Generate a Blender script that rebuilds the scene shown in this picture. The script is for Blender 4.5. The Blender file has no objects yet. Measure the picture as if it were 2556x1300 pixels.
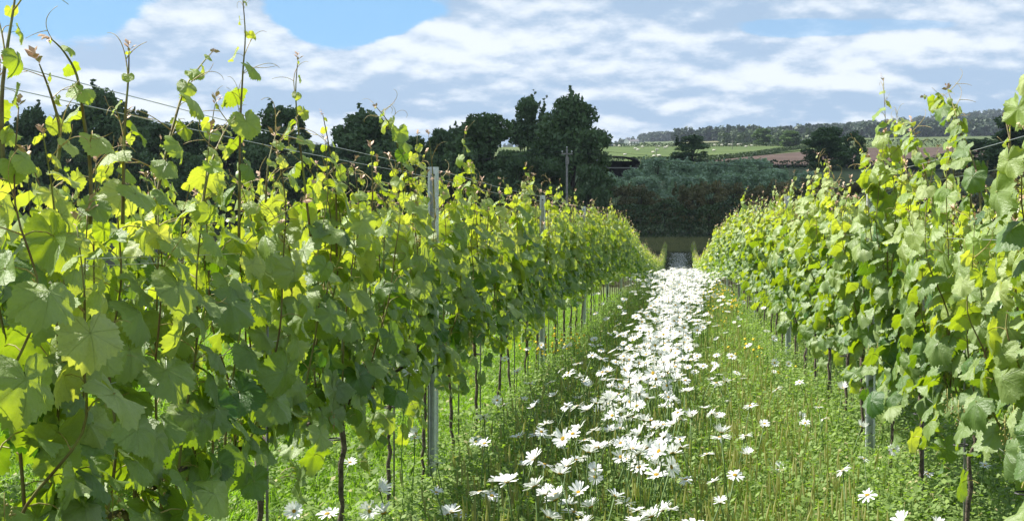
import bpy, math, random
import numpy as np
from mathutils import Vector, Matrix, noise as mnoise

random.seed(7); rng = np.random.default_rng(7)
R = math.radians
scene = bpy.context.scene
COL = scene.collection

# ------------------------------------------------------------------ camera
EYE = 1.457; F = 3000.0; VX = 1700.0; HY = 450.0      # focal length in photo pixels, axis point
cam = bpy.data.cameras.new('camera'); camo = bpy.data.objects.new('camera', cam); COL.objects.link(camo)
camo.location = (0, 0, EYE); camo.rotation_euler = (R(90), 0, 0)
cam.sensor_width = 36; cam.lens = 36 * F / 2556
cam.shift_x = (1278 - VX) / 2556; cam.shift_y = -(650 - HY) / 2556
cam.clip_start = 0.05; cam.clip_end = 12000
scene.camera = camo

# ------------------------------------------------------------------ light
SUN_EL, SUN_AZ = R(50), R(72)                          # azimuth measured left of the row direction
SDIR = Vector((-math.sin(SUN_AZ) * math.cos(SUN_EL), math.cos(SUN_AZ) * math.cos(SUN_EL), math.sin(SUN_EL)))
sl = bpy.data.lights.new('sun', 'SUN'); sl.energy = 5.0; sl.angle = R(0.53); sl.color = (1, 0.955, 0.88)
so = bpy.data.objects.new('sun', sl); COL.objects.link(so)
so.rotation_euler = SDIR.to_track_quat('Z', 'Y').to_euler()
scene.view_settings.view_transform = 'Standard'; scene.view_settings.look = 'None'
scene.view_settings.exposure = 1.12; scene.view_settings.gamma = 1
scene.view_settings.use_curve_mapping = False
scene.render.engine = 'CYCLES'
scene.cycles.volume_bounces = 0
scene.cycles.max_bounces = 8; scene.cycles.transparent_max_bounces = 8

class NT:
    """small node-tree helper"""
    def __init__(s, tree):
        s.t = tree; s.t.nodes.clear()
    def n(s, kind, **kw):
        nd = s.t.nodes.new(kind)
        ins = kw.pop('ins', {})
        for k, v in kw.items(): setattr(nd, k, v)
        for k, v in ins.items():
            if isinstance(v, bpy.types.NodeSocket): s.t.links.new(v, nd.inputs[k])
            else: nd.inputs[k].default_value = v
        return nd
    def m(s, op, a, b=0.0, c=None, clamp=False):
        ins = {0: a, 1: b}
        if c is not None: ins[2] = c
        return s.n('ShaderNodeMath', operation=op, use_clamp=clamp, ins=ins).outputs[0]
    def mix(s, f, a, b, blend='MIX'):
        nd = s.n('ShaderNodeMix', data_type='RGBA', blend_type=blend, clamp_factor=True)
        for i, v in ((0, f), (6, a), (7, b)):
            if isinstance(v, bpy.types.NodeSocket): s.t.links.new(v, nd.inputs[i])
            else: nd.inputs[i].default_value = (tuple(v) + (1,) if i and len(v) == 3 else v)
        return nd.outputs[2]
    def noise(s, vec, scale, detail=4, rough=.55, dist=0.0):
        nd = s.n('ShaderNodeTexNoise', ins={'Scale': scale, 'Detail': detail, 'Roughness': rough, 'Distortion': dist})
        if vec is not None: s.t.links.new(vec, nd.inputs['Vector'])
        return nd.outputs[0]
    def ramp(s, v, a, b):
        return s.n('ShaderNodeMapRange', interpolation_type='SMOOTHSTEP', clamp=True, ins={0: v, 1: a, 2: b, 3: 0.0, 4: 1.0}).outputs[0]
    def link(s, a, b): s.t.links.new(a, b)

world = bpy.data.worlds.new('World'); scene.world = world; world.use_nodes = True
w = NT(world.node_tree)
sky = w.n('ShaderNodeTexSky', sky_type='NISHITA', sun_disc=False, sun_elevation=SUN_EL,
          sun_rotation=-SUN_AZ, altitude=100, air_density=1.0, dust_density=0.4, ozone_density=2.2)
tc = w.n('ShaderNodeTexCoord')
sx = w.n('ShaderNodeSeparateXYZ', ins={0: tc.outputs['Generated']})
zc = w.m('MAXIMUM', sx.outputs[2], 0.0)
# cloud deck: direction projected on a gently curved layer
def deck(dz, k, sx_, sy_):
    den = w.m('ADD', w.m('ADD', zc, dz), k)
    a = w.m('DIVIDE', sx.outputs[0], den); b = w.m('DIVIDE', sx.outputs[1], den)
    return w.n('ShaderNodeCombineXYZ', ins={0: w.m('MULTIPLY', a, sx_), 1: w.m('MULTIPLY', b, sy_), 2: 0.37}).outputs[0]
pA = deck(0.0, .30, 1.0, 1.0); pB = deck(0.010, .30, 1.0, 1.0)
nA = w.noise(pA, 3.3, 10, .56, .0); nB = w.noise(pB, 3.3, 10, .56, .0)
big = w.noise(deck(0, .12, 1, 1), .42, 3, .5)
# open gaps of blue: ellipses in (azimuth, elevation), softened by the cloud noise
az = w.m('DIVIDE', sx.outputs[0], w.m('MAXIMUM', sx.outputs[1], .15))
el = w.m('DIVIDE', sx.outputs[2], w.m('MAXIMUM', sx.outputs[1], .15))
gap = None
wob = w.m('MULTIPLY', w.m('SUBTRACT', nA, .5), 2.6)
for cx, cy, rx, ry, g in ((190, 15, 215, 85, 1.0), (870, 5, 185, 92, 1.05), (2030, 70, 130, 22, .55), (2250, 62, 160, 14, .4), (-500, -300, 700, 120, .9), (1300, -420, 900, 130, .8)):
    ax = w.m('DIVIDE', w.m('SUBTRACT', az, (cx - VX) / F), rx / F)
    ay = w.m('DIVIDE', w.m('SUBTRACT', el, (HY - cy) / F), ry / F)
    r2 = w.m('SQRT', w.m('ADD', w.m('MULTIPLY', ax, ax), w.m('MULTIPLY', ay, ay)))
    e = w.m('MULTIPLY', w.n('ShaderNodeMapRange', interpolation_type='SMOOTHSTEP', clamp=True,
            ins={0: w.m('ADD', r2, wob), 1: 1.12, 2: .86, 3: 0.0, 4: 1.0}).outputs[0], g)
    gap = e if gap is None else w.m('MAXIMUM', gap, e)
high = w.ramp(zc, .25, .75)
cover = w.m('SUBTRACT', w.m('SUBTRACT', 1.0, gap), w.m('MULTIPLY', high, w.ramp(nA, .56, .42)), clamp=True)
lit = w.m('ADD', .45, w.m('MULTIPLY', w.m('SUBTRACT', nA, nB), 4.2))       # brighter tops, greyer bases
lit = w.m('ADD', lit, w.m('MULTIPLY', w.m('SUBTRACT', nA, .5), 1.6))
lit = w.m('ADD', lit, w.m('MULTIPLY', w.m('SUBTRACT', big, .5), .9), clamp=True)
lit = w.ramp(lit, .05, 1.0)
ccol = w.mix(lit, (2.9, 4.15, 5.75), (7.3, 7.8, 8.3))
blue = w.mix(.9, sky.outputs[0], (1.2, 4.1, 7.6))
blue = w.mix(w.ramp(zc, .35, .05), sky.outputs[0], blue)
final = w.mix(cover, blue, ccol)
hz_ = w.ramp(zc, .06, 0.0)
final = w.mix(w.m('MULTIPLY', hz_, .45), final, (4.6, 5.7, 7.3))
bg = w.n('ShaderNodeBackground', ins={0: final, 1: 0.060})
out = w.n('ShaderNodeOutputWorld', ins={0: bg.outputs[0]})

# ------------------------------------------------------------------ helpers
def tag(o, label=None, cat=None, group=None, kind=None):
    if label: o['label'] = label
    if cat: o['category'] = cat
    if group: o['group'] = group
    if kind: o['kind'] = kind
    return o
def link(name, me, parent=None, loc=None):
    o = bpy.data.objects.new(name, me); COL.objects.link(o)
    if parent: o.parent = parent
    if loc is not None: o.location = loc
    return o
def empty(name, loc, label, cat, group=None, rz=0):
    o = bpy.data.objects.new(name, None); COL.objects.link(o); o.location = loc; o.rotation_euler = (0, 0, rz)
    o.empty_display_size = .1
    return tag(o, label, cat, group)

ORDW = ['first', 'second', 'third', 'fourth', 'fifth', 'sixth', 'seventh', 'eighth', 'ninth', 'tenth', 'eleventh', 'twelfth', 'thirteenth', 'fourteenth', 'fifteenth', 'sixteenth', 'seventeenth']
def ordn(i): return ORDW[i]
class MB:
    """collects vertices and polygons, builds one mesh"""
    def __init__(s): s.v = []; s.f = []; s.mi = []; s.c = []; s.uv = None; s.col = (0.5, .5, 0, 1)
    def add(s, vs, fs, mi=0):
        b = len(s.v); s.v += [tuple(p) for p in vs]; s.c += [s.col] * len(vs)
        s.f += [tuple(i + b for i in f) for f in fs]; s.mi += [mi] * len(fs)
        return s
    def box(s, x0, x1, y0, y1, z0, z1, mi=0):
        vs = [(x, y, z) for z in (z0, z1) for y in (y0, y1) for x in (x0, x1)]
        return s.add(vs, [(0, 2, 3, 1), (4, 5, 7, 6), (0, 1, 5, 4), (2, 6, 7, 3), (0, 4, 6, 2), (1, 3, 7, 5)], mi)
    def tube(s, pts, rad, n=6, mi=0, cap=True):
        pts = [Vector(p) for p in pts]; m = len(pts)
        if not hasattr(rad, '__len__'): rad = [rad] * m
        vs = []; ref = Vector((0.31, .95, .07))
        for i, p in enumerate(pts):
            d = (pts[min(i + 1, m - 1)] - pts[max(i - 1, 0)]).normalized()
            a = d.cross(ref)
            if a.length < .15: a = d.cross(Vector((1, 0, 0)))
            a.normalize(); b = d.cross(a)
            for k in range(n):
                t = 2 * math.pi * k / n
                vs.append(p + (a * math.cos(t) + b * math.sin(t)) * rad[i])
        fs = [(i * n + k, i * n + (k + 1) % n, (i + 1) * n + (k + 1) % n, (i + 1) * n + k) for i in range(m - 1) for k in range(n)]
        if cap: fs += [tuple(range(n))[::-1], tuple((m - 1) * n + k for k in range(n))]
        return s.add(vs, fs, mi)
    def mesh(s, name, mats, smooth=False):
        me = bpy.data.meshes.new(name)
        me.from_pydata(s.v, [], s.f)
        for m in (mats if isinstance(mats, (list, tuple)) else [mats]): me.materials.append(m)
        if any(s.mi): me.polygons.foreach_set('material_index', s.mi)
        if smooth: me.polygons.foreach_set('use_smooth', [True] * len(s.f))
        ca = me.color_attributes.new('Col', 'FLOAT_COLOR', 'POINT')
        ca.data.foreach_set('color', np.array(s.c, dtype=np.float32).ravel())
        me.update(); return me

def np_mesh(name, V, Fq, mat, col=None, smooth=False):
    """mesh from numpy arrays, all polygons with the same corner count"""
    me = bpy.data.meshes.new(name); k = Fq.shape[1]
    me.vertices.add(len(V)); me.vertices.foreach_set('co', V.astype(np.float32).ravel())
    me.loops.add(Fq.size); me.loops.foreach_set('vertex_index', Fq.astype(np.int32).ravel())
    me.polygons.add(len(Fq)); me.polygons.foreach_set('loop_start', np.arange(0, Fq.size, k, dtype=np.int32))
    me.update(calc_edges=True)
    me.materials.append(mat)
    if smooth: me.polygons.foreach_set('use_smooth', np.ones(len(Fq), dtype=bool))
    if col is not None:
        ca = me.color_attributes.new('Col', 'FLOAT_COLOR', 'POINT'); ca.data.foreach_set('color', col.astype(np.float32).ravel())
    return me

# ------------------------------------------------------------------ materials
def mat(name):
    m = bpy.data.materials.new(name); m.use_nodes = True; return m, NT(m.node_tree)
def simple(name, col, rough=.7, metal=0.0, var=.25, scale=8, bump=0.0, spec=.4, col2=None):
    m, t = mat(name)
    tcn = t.n('ShaderNodeTexCoord'); nz = t.noise(tcn.outputs['Object'], scale, 5, .6)
    c2 = col2 or tuple(c * (1 - var) for c in col); c1 = tuple(min(1, c * (1 + var)) for c in col)
    cc = t.mix(t.ramp(nz, .3, .7), c2, c1)
    p = t.n('ShaderNodeBsdfPrincipled', ins={'Base Color': cc, 'Roughness': rough, 'Metallic': metal, 'Specular IOR Level': spec})
    if bump:
        b = t.n('ShaderNodeBump', ins={'Strength': bump, 'Distance': .02, 'Height': t.noise(tcn.outputs['Object'], scale * 4, 5, .6)})
        t.link(b.outputs[0], p.inputs['Normal'])
    t.n('ShaderNodeOutputMaterial', ins={0: p.outputs[0]})
    return m

def leaf_material(name, attr):
    """vine leaf blade: age in channel R (0 old, 1 young), spread in channel G"""
    m, t = mat(name)
    if attr: src = t.n('ShaderNodeAttribute', attribute_name='Col').outputs[0]
    else: src = t.n('ShaderNodeObjectInfo').outputs['Color']
    s = t.n('ShaderNodeSeparateColor', ins={0: src}); age = s.outputs[0]; rnd = s.outputs[1]
    uv = t.n('ShaderNodeUVMap').outputs[0] if not attr else t.n('ShaderNodeTexCoord').outputs['Object']
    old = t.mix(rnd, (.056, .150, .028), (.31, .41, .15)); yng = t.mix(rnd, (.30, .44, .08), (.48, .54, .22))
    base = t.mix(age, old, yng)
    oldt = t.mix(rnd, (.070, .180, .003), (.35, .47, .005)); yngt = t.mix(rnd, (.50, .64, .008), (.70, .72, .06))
    trn = t.mix(age, oldt, yngt)
    rough = .40; nrm = None
    if not attr:
        x = t.n('ShaderNodeSeparateXYZ', ins={0: uv}); u, v = x.outputs[0], x.outputs[1]
        r = t.m('SQRT', t.m('ADD', t.m('MULTIPLY', u, u), t.m('MULTIPLY', v, v)))
        a = t.m('ARCTAN2', u, v)
        sp = R(50)
        dl = t.m('SUBTRACT', t.m('FLOORED_MODULO', t.m('ADD', a, sp / 2), sp), sp / 2)
        side = t.m('ABSOLUTE', dl)
        perp = t.m('MULTIPLY', r, t.m('SINE', side)); alng = t.m('MULTIPLY', r, t.m('COSINE', side))
        wid = t.m('SUBTRACT', .020, t.m('MULTIPLY', alng, .013))
        v1 = t.m('SUBTRACT', 1.0, t.m('DIVIDE', perp, wid), clamp=True)
        nv = t.noise(uv, 3.2, 2, .5)
        q = t.m('PINGPONG', t.m('ADD', t.m('SUBTRACT', alng, t.m('MULTIPLY', perp, 1.05)), t.m('MULTIPLY', nv, .16)), .075)
        v2 = t.m('MULTIPLY', t.m('SUBTRACT', 1.0, t.m('DIVIDE', q, .009), clamp=True), .28)
        vein = t.m('MAXIMUM', v1, v2)
        nn = t.noise(uv, 9, 5, .65)
        base = t.mix(t.m('MULTIPLY', vein, .5), base, (.22, .32, .12))
        base = t.mix(t.m('MULTIPLY', t.ramp(nn, .45, .8), .35), base, t.mix(.5, base, (.30, .36, .16)))
        trn = t.mix(t.m('MULTIPLY', vein, .45), trn, (.30, .36, .03))
        trn = t.mix(t.ramp(nn, .55, .2), trn, t.mix(.45, trn, (.10, .20, .0)))
        # brown nibbles and spots on the rim of some leaves
        dry = t.m('MULTIPLY', t.ramp(t.noise(uv, 5, 4, .7), .66, .74), t.ramp(rnd, .55, .9))
        base = t.mix(dry, base, (.20, .12, .05)); trn = t.mix(dry, trn, (.20, .10, .02))
        h = t.m('SUBTRACT', t.m('MULTIPLY', t.ramp(q, 0, .05), .15), t.m('MULTIPLY', v1, .8))
        h = t.m('ADD', h, t.m('MULTIPLY', nn, 1.5))
        nrm = t.n('ShaderNodeBump', ins={'Strength': .6, 'Distance': .004, 'Height': h}).outputs[0]
    else:
        nn = t.noise(uv, 30, 3, .6)
        base = t.mix(t.m('MULTIPLY', nn, .4), base, t.mix(.5, base, (.25, .30, .12)))
    geo = t.n('ShaderNodeNewGeometry')
    base = t.mix(t.m('MULTIPLY', geo.outputs['Backfacing'], .45), base, (.16, .22, .11))   # paler felted underside
    p = t.n('ShaderNodeBsdfPrincipled', ins={'Base Color': base, 'Roughness': rough, 'Specular IOR Level': .75})
    tr = t.n('ShaderNodeBsdfTranslucent', ins={'Color': trn})
    if nrm: t.link(nrm, p.inputs['Normal'])
    mx = t.n('ShaderNodeMixShader', ins={0: .47, 1: p.outputs[0], 2: tr.outputs[0]})
    t.n('ShaderNodeOutputMaterial', ins={0: mx.outputs[0]})
    return m

def foliage(name, a, b, tr=.25, scale=.5, usecol=True, trc=None):
    """small leaves of grasses, trees and bushes; Col.R shifts from colour a to b"""
    m, t = mat(name)
    src = t.n('ShaderNodeAttribute', attribute_name='Col').outputs[0]
    s = t.n('ShaderNodeSeparateColor', ins={0: src})
    oi = t.n('ShaderNodeObjectInfo')
    tcn = t.n('ShaderNodeNewGeometry')
    nz = t.noise(tcn.outputs['Position'], scale, 3, .6)
    f = t.m('ADD', t.m('MULTIPLY', s.outputs[0], .65), t.m('MULTIPLY', t.ramp(nz, .3, .7), .35), clamp=True)
    c = t.mix(f, a, b)
    c = t.mix(s.outputs[1], c, (.42, .38, .20)) if usecol else c
    p = t.n('ShaderNodeBsdfPrincipled', ins={'Base Color': c, 'Roughness': .6, 'Specular IOR Level': .3})
    k = trc or (1.5, 1.7, .5)
    tcol = t.mix(1.0, c, k, 'MULTIPLY')
    tl = t.n('ShaderNodeBsdfTranslucent', ins={'Color': tcol})
    mx = t.n('ShaderNodeMixShader', ins={0: tr, 1: p.outputs[0], 2: tl.outputs[0]})
    t.n('ShaderNodeOutputMaterial', ins={0: mx.outputs[0]})
    return m

M = {}
M['leaf'] = leaf_material('vine leaf', False)
M['leaf_far'] = leaf_material('vine leaf massed', True)
M['bark'] = simple('vine bark', (.135, .105, .08), .9, var=.5, scale=40, bump=.8)
M['cane'] = simple('young cane', (.16, .17, .05), .6, var=.3, scale=12, col2=(.13, .075, .035))
M['petiole'] = simple('petiole', (.26, .30, .07), .5, var=.2, scale=30, col2=(.30, .17, .08))
M['tendril'] = simple('tendril', (.36, .36, .09), .5, var=.2, scale=30, col2=(.32, .15, .08))
M['tip'] = simple('young shoot tip', (.52, .42, .27), .6, var=.2, scale=60, col2=(.45, .24, .17))
M['galv'] = simple('galvanised steel', (.60, .63, .66), .42, .3, var=.15, scale=30, bump=.1)
M['slot'] = simple('slot in post', (.05, .05, .055), .8)
M['wire'] = simple('galvanised wire', (.55, .57, .60), .35, .8, var=.1)
M['rod'] = simple('steel rod', (.25, .25, .25), .45, .6, var=.2, scale=20)
M['tie'] = simple('black tie', (.015, .015, .016), .6)
M['petal'] = None
m, t = mat('daisy petal')
p = t.n('ShaderNodeBsdfPrincipled', ins={'Base Color': (.86, .87, .86, 1), 'Roughness': .55, 'Specular IOR Level': .3})
tl = t.n('ShaderNodeBsdfTranslucent', ins={'Color': (.85, .87, .82, 1)})
mx = t.n('ShaderNodeMixShader', ins={0: .3, 1: p.outputs[0], 2: tl.outputs[0]}); t.n('ShaderNodeOutputMaterial', ins={0: mx.outputs[0]})
M['petal'] = m
M['disc'] = simple('daisy disc', (.72, .46, .02), .7, var=.25, scale=300, bump=.8)
M['stem'] = simple('daisy stem', (.09, .16, .035), .6, var=.2)
M['yellow'] = simple('yellow petals', (.80, .58, .02), .5, var=.15)
M['clover'] = simple('clover blossom', (.62, .62, .52), .7, var=.15)
M['grass'] = foliage('grass blades', (.15, .28, .03), (.30, .44, .06), .42, 1.2)
M['tallgrass'] = foliage('meadow grass', (.09, .19, .028), (.30, .45, .09), .45, 3.5)
M['forb'] = foliage('meadow herbs', (.07, .135, .028), (.29, .39, .11), .38, 4)
M['tree'] = foliage('dark tree leaves', (.055, .105, .048), (.13, .20, .08), .2, .35, False)
M['treeg'] = foliage('green tree leaves', (.052, .105, .038), (.12, .19, .065), .18, .35, False)
M['willow'] = foliage('silver willow leaves', (.19, .28, .20), (.42, .54, .38), .15, .3, False)
M['haw'] = foliage('hawthorn leaves', (.050, .085, .032), (.26, .21, .10), .15, .4, False)
M['hedge'] = foliage('hedge leaves', (.032, .062, .026), (.075, .115, .042), .12, .5, False)
M['wood'] = foliage('distant woodland', (.018, .038, .018), (.042, .074, .030), .08, .02, False)  # colour lowered in place of a second cloud's shadow on the ridge
M['woodlight'] = foliage('distant scrub', (.035, .065, .025), (.075, .11, .04), .08, .02, False)
M['trunk'] = simple('tree bark', (.075, .06, .048), .9, var=.4, scale=3, bump=.5)
M['pole'] = simple('weathered pole', (.24, .23, .21), .85, var=.25, scale=6, bump=.4)
M['porcelain'] = simple('insulator', (.5, .5, .48), .3)
M['wool'] = simple('fleece', (.74, .70, .60), .95, var=.1, scale=9, bump=.6)
M['sheepskin'] = simple('sheep face', (.32, .28, .24), .9, var=.2)
M['white_wall'] = simple('white render', (.80, .79, .75), .8, var=.05, scale=.5)
M['slate'] = simple('slate roof', (.14, .135, .14), .7, var=.2, scale=1.2)
M['glass'] = simple('window glass', (.03, .035, .04), .15)
M['tin'] = simple('rusted dark tin', (.050, .046, .055), .6, .2, var=.35, scale=.7)
M['timber'] = simple('dark timber', (.045, .038, .032), .9, var=.3, scale=1.5)

# ------------------------------------------------------------------ terrain
def hermite(tab):
    xs = [a for a, b in tab]; ys = [b for a, b in tab]; n = len(xs)
    ms = []
    for i in range(n):
        if i in (0, n - 1): ms.append(0.0 if i else (ys[1] - ys[0]) / (xs[1] - xs[0])); continue
        d0 = (ys[i] - ys[i - 1]) / (xs[i] - xs[i - 1]); d1 = (ys[i + 1] - ys[i]) / (xs[i + 1] - xs[i])
        ms.append(0 if d0 * d1 <= 0 else 2 * d0 * d1 / (d0 + d1))
    def f(x):
        if x <= xs[0]: return ys[0] + ms[0] * (x - xs[0])
        if x >= xs[-1]: return ys[-1]
        i = max(j for j in range(n) if xs[j] <= x)
        h = xs[i + 1] - xs[i]; t_ = (x - xs[i]) / h
        return ((1 + 2 * t_) * (1 - t_) ** 2 * ys[i] + t_ * (1 - t_) ** 2 * h * ms[i] + t_ * t_ * (3 - 2 * t_) * ys[i + 1] + t_ * t_ * (t_ - 1) * h * ms[i + 1])
    return f
SL = .0427
near = hermite([(-60, 60 * SL), (0, 0), (10, -10 * SL), (20, -20 * SL - .005), (24, -24 * SL - .03), (27, -27 * SL - .1), (30, -30 * SL - .2), (36, -36 * SL - .5), (42, -42 * SL - .9),
                (55, -55 * SL - 1.45), (70, -5.0), (85, -5.75), (95, -5.85), (105, -5.6), (115, -5.15), (125, -4.8), (150, -4.9), (200, -4.2)])
def Zp(py, Y): return EYE + (HY - py) / F * Y
PX = [-3000, 0, 1100, 1500, 1600, 1750, 1900, 2100, 2300, 2556, 3600]
RIDGE = [378, 374, 372, 371, 352, 348, 343, 329, 309, 287, 240]
FT = {300: [433] * 11, 380: [414, 414, 412, 410, 411, 412, 414, 416, 416, 416, 416], 650: [372, 370, 368, 364, 364, 363, 362, 361, 361, 360, 358],
      820: [378, 376, 374, 372, 371, 370, 368, 366, 364, 362, 360], 1250: [386, 382, 378, 370, 362, 355, 351, 346, 342, 338, 330],
      1700: [384, 379, 376, 373, 358, 352, 347, 338, 326, 312, 280], 2300: RIDGE, 3000: [a + 22 for a in RIDGE], 4500: [a + 45 for a in RIDGE]}
KY = sorted(FT)
def ground_z(X, Y):
    if Y <= 200: return near(Y)
    px = VX + F * X / Y
    def at(k):
        return Zp(float(np.interp(px, PX, FT[k])), k)
    if Y <= 300: t_ = (Y - 200) / 100; t_ = t_ * t_ * (3 - 2 * t_); return near(200) * (1 - t_) + at(300) * t_
    if Y >= KY[-1]: return at(KY[-1])
    i = max(j for j in range(len(KY)) if KY[j] <= Y)
    t_ = (Y - KY[i]) / (KY[i + 1] - KY[i])
    return at(KY[i]) * (1 - t_) + at(KY[i + 1]) * t_
def inv(px, py, lo=300, hi=2300):
    """distance at which the terrain shows at height py"""
    for k in range(36):
        mid = (lo + hi) / 2
        X = (px - VX) / F * mid
        if ground_z(X, mid) < Zp(py, mid): lo = mid
        else: hi = mid
    return lo

xs = sorted(set([round(v, 3) for v in list(np.linspace(-12, 12, 25)) + [s * (12 + 12 * k ** 1.9) for k in range(1, 21) for s in (-1, 1)]]))
ys = list(np.arange(-50, 130, 1.5)) + [130 + 10 * k for k in range(18)] + [310 + 30 * k for k in range(66)] + [2300, 2400, 2550, 2700, 2950]
V = np.array([(x, y, ground_z(x, y) + (.02 * mnoise.noise(Vector((x * .8, y * .8, 0))) if y < 120 else .12 * mnoise.noise(Vector((x * .05, y * .05, 0))))) for y in ys for x in xs])
nx = len(xs)
Fq = np.array([(j * nx + i, j * nx + i + 1, (j + 1) * nx + i + 1, (j + 1) * nx + i) for j in range(len(ys) - 1) for i in range(nx - 1)])
m, t = mat('grassy ground')
g = t.n('ShaderNodeNewGeometry').outputs['Position']
n1 = t.noise(g, 3.5, 6, .65); n2 = t.noise(g, .02, 4, .6)
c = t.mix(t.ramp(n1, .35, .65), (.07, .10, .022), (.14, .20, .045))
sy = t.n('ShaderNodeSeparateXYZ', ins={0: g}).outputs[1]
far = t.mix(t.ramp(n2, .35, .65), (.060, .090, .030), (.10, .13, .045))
c = t.mix(t.ramp(sy, 60, 90), c, t.mix(n1, (.05, .06, .028), (.10, .105, .05)))  # duller ground towards the headland, cloud shade partly mixed into its colour
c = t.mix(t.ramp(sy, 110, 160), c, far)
p = t.n('ShaderNodeBsdfPrincipled', ins={'Base Color': c, 'Roughness': .9, 'Specular IOR Level': .15})
b = t.n('ShaderNodeBump', ins={'Strength': .6, 'Distance': .04, 'Height': n1}); t.link(b.outputs[0], p.inputs['Normal'])
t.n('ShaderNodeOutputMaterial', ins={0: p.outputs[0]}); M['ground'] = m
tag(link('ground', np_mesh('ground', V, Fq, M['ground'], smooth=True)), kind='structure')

def field(name, corners, material, lift, lo=300, hi=700):
    """field draped on the slope, corners (px, py): near left, near right, far right, far left"""
    n, k = 14, 10; vs = []
    c = [(a, inv(a, b, lo, hi)) for a, b in corners]
    for j in range(k + 1):
        for i in range(n + 1):
            s_, q = i / n, j / k
            px = (c[0][0] * (1 - s_) + c[1][0] * s_) * (1 - q) + (c[3][0] * (1 - s_) + c[2][0] * s_) * q
            Y = (c[0][1] * (1 - s_) + c[1][1] * s_) * (1 - q) + (c[3][1] * (1 - s_) + c[2][1] * s_) * q
            X = (px - VX) / F * Y; vs.append((X, Y, ground_z(X, Y) + lift))
    fs = [(j * (n + 1) + i, j * (n + 1) + i + 1, (j + 1) * (n + 1) + i + 1, (j + 1) * (n + 1) + i) for j in range(k) for i in range(n)]
    return tag(link(name, np_mesh(name, np.array(vs), np.array(fs), material, smooth=True)), kind='structure')
def fieldmat(name, a, b, scale, rows=0):
    m, t = mat(name); g = t.n('ShaderNodeNewGeometry').outputs['Position']
    n = t.noise(g, scale, 6, .6)
    f = t.ramp(n, .35, .65)
    c = t.mix(f, a, b)
    if rows:
        s = t.n('ShaderNodeSeparateXYZ', ins={0: g})
        wv = t.m('SINE', t.m('MULTIPLY', t.m('ADD', s.outputs[0], t.m('MULTIPLY', s.outputs[1], .35)), rows))
        c = t.mix(t.m('MULTIPLY', t.ramp(wv, .0, 1), .3), c, tuple(q * .7 for q in a))
    p = t.n('ShaderNodeBsdfPrincipled', ins={'Base Color': c, 'Roughness': .95, 'Specular IOR Level': .1})
    t.n('ShaderNodeOutputMaterial', ins={0: p.outputs[0]}); return m
M['pasture'] = fieldmat('pasture', (.062, .098, .030), (.092, .128, .042), .05)
M['plough'] = fieldmat('ploughed soil', (.075, .053, .044), (.105, .075, .062), .06, 1.6)
M['hay'] = fieldmat('dry pasture', (.13, .14, .07), (.19, .19, .10), .03)
field('pasture', [(1350, 409), (1780, 402), (2110, 368), (1350, 369)], M['pasture'], .35, 370, 655)
field('ploughed_field', [(1700, 418), (2080, 418), (2110, 373), (1770, 406)], M['plough'], .5, 350, 655)
field('ploughed_field', [(2100, 420), (2620, 420), (2640, 368), (2130, 372)], M['plough'], .5, 350, 655)
field('dry_field', [(1665, 363.5), (1800, 358), (1840, 353.5), (1700, 358)], M['hay'], 1.0, 830, 1700)
field('dry_field', [(2225, 328), (2370, 321), (2370, 308), (2240, 317)], M['hay'], 1.0, 1260, 2290)
field('dry_field', [(2440, 322), (2640, 305), (2640, 288), (2450, 304)], M['pasture'], 1.0, 1260, 2290)

# ------------------------------------------------------------------ trees and bushes
def leaves_np(centres, size, jitter, up=.3, shape=.55):
    """one 4-corner leaf spray per centre"""
    n = len(centres)
    a = rng.normal(size=(n, 3)); a /= np.linalg.norm(a, axis=1)[:, None]
    nrm = rng.normal(size=(n, 3)); nrm[:, 2] += up; b = np.cross(nrm, a); b /= np.linalg.norm(b, axis=1)[:, None] + 1e-9
    s = (size * rng.uniform(1 - jitter, 1 + jitter, n))[:, None]
    V = np.stack([centres - a * s, centres + b * s * shape, centres + a * s, centres - b * s * shape], 1).reshape(-1, 3)
    return V, np.arange(4 * n).reshape(-1, 4)

def crown_points(H, W, base, n, lumps, spiky=0.0, seed=0, clump=.16):
    """clumped points in an uneven crown of height H and half-width W"""
    r = np.random.default_rng(seed)
    C = []
    for i in range(lumps):
        th = r.uniform(0, 2 * math.pi); q = r.uniform(0, 1) ** .8
        z = base + (H - base) * q
        prof = math.sin(math.pi * (0.14 + .84 * q)) ** .55
        rr = W * prof * math.sqrt(r.uniform(.10, 1)) * r.uniform(.8, 1.1)
        C.append((rr * math.cos(th), rr * math.sin(th), z, r.uniform(.6, 1.3) * clump * (H - base) * .8))
    for i in range(int(spiky)):                        # upright leaders that break the skyline
        th = r.uniform(0, 2 * math.pi); d = W * r.uniform(.1, .85); h0 = H * r.uniform(.74, .9)
        lx, ly = r.uniform(-.35, .35, 2)
        for k in range(12):
            z = h0 + k * H * .023
            C.append((d * math.cos(th) + lx * k * .3 + r.normal() * .12, d * math.sin(th) + ly * k * .3 + r.normal() * .12, z, (1.0 - k * .07) * clump * H * .24))
    C = np.array(C)
    wgt = C[:, 3] ** 2; wgt[lumps:] *= 3.5; wgt /= wgt.sum()
    idx = r.choice(len(C), n, p=wgt)
    d = r.normal(size=(n, 3)); d /= np.linalg.norm(d, axis=1)[:, None]
    P = C[idx, :3] + d * (C[idx, 3] * r.uniform(.25, 1.05, n) ** .6)[:, None] * np.array([1, 1, .75])
    tone = r.uniform(0, 1, len(C))[idx] * .6 + r.uniform(0, .4, n)
    return P, tone, C
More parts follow.
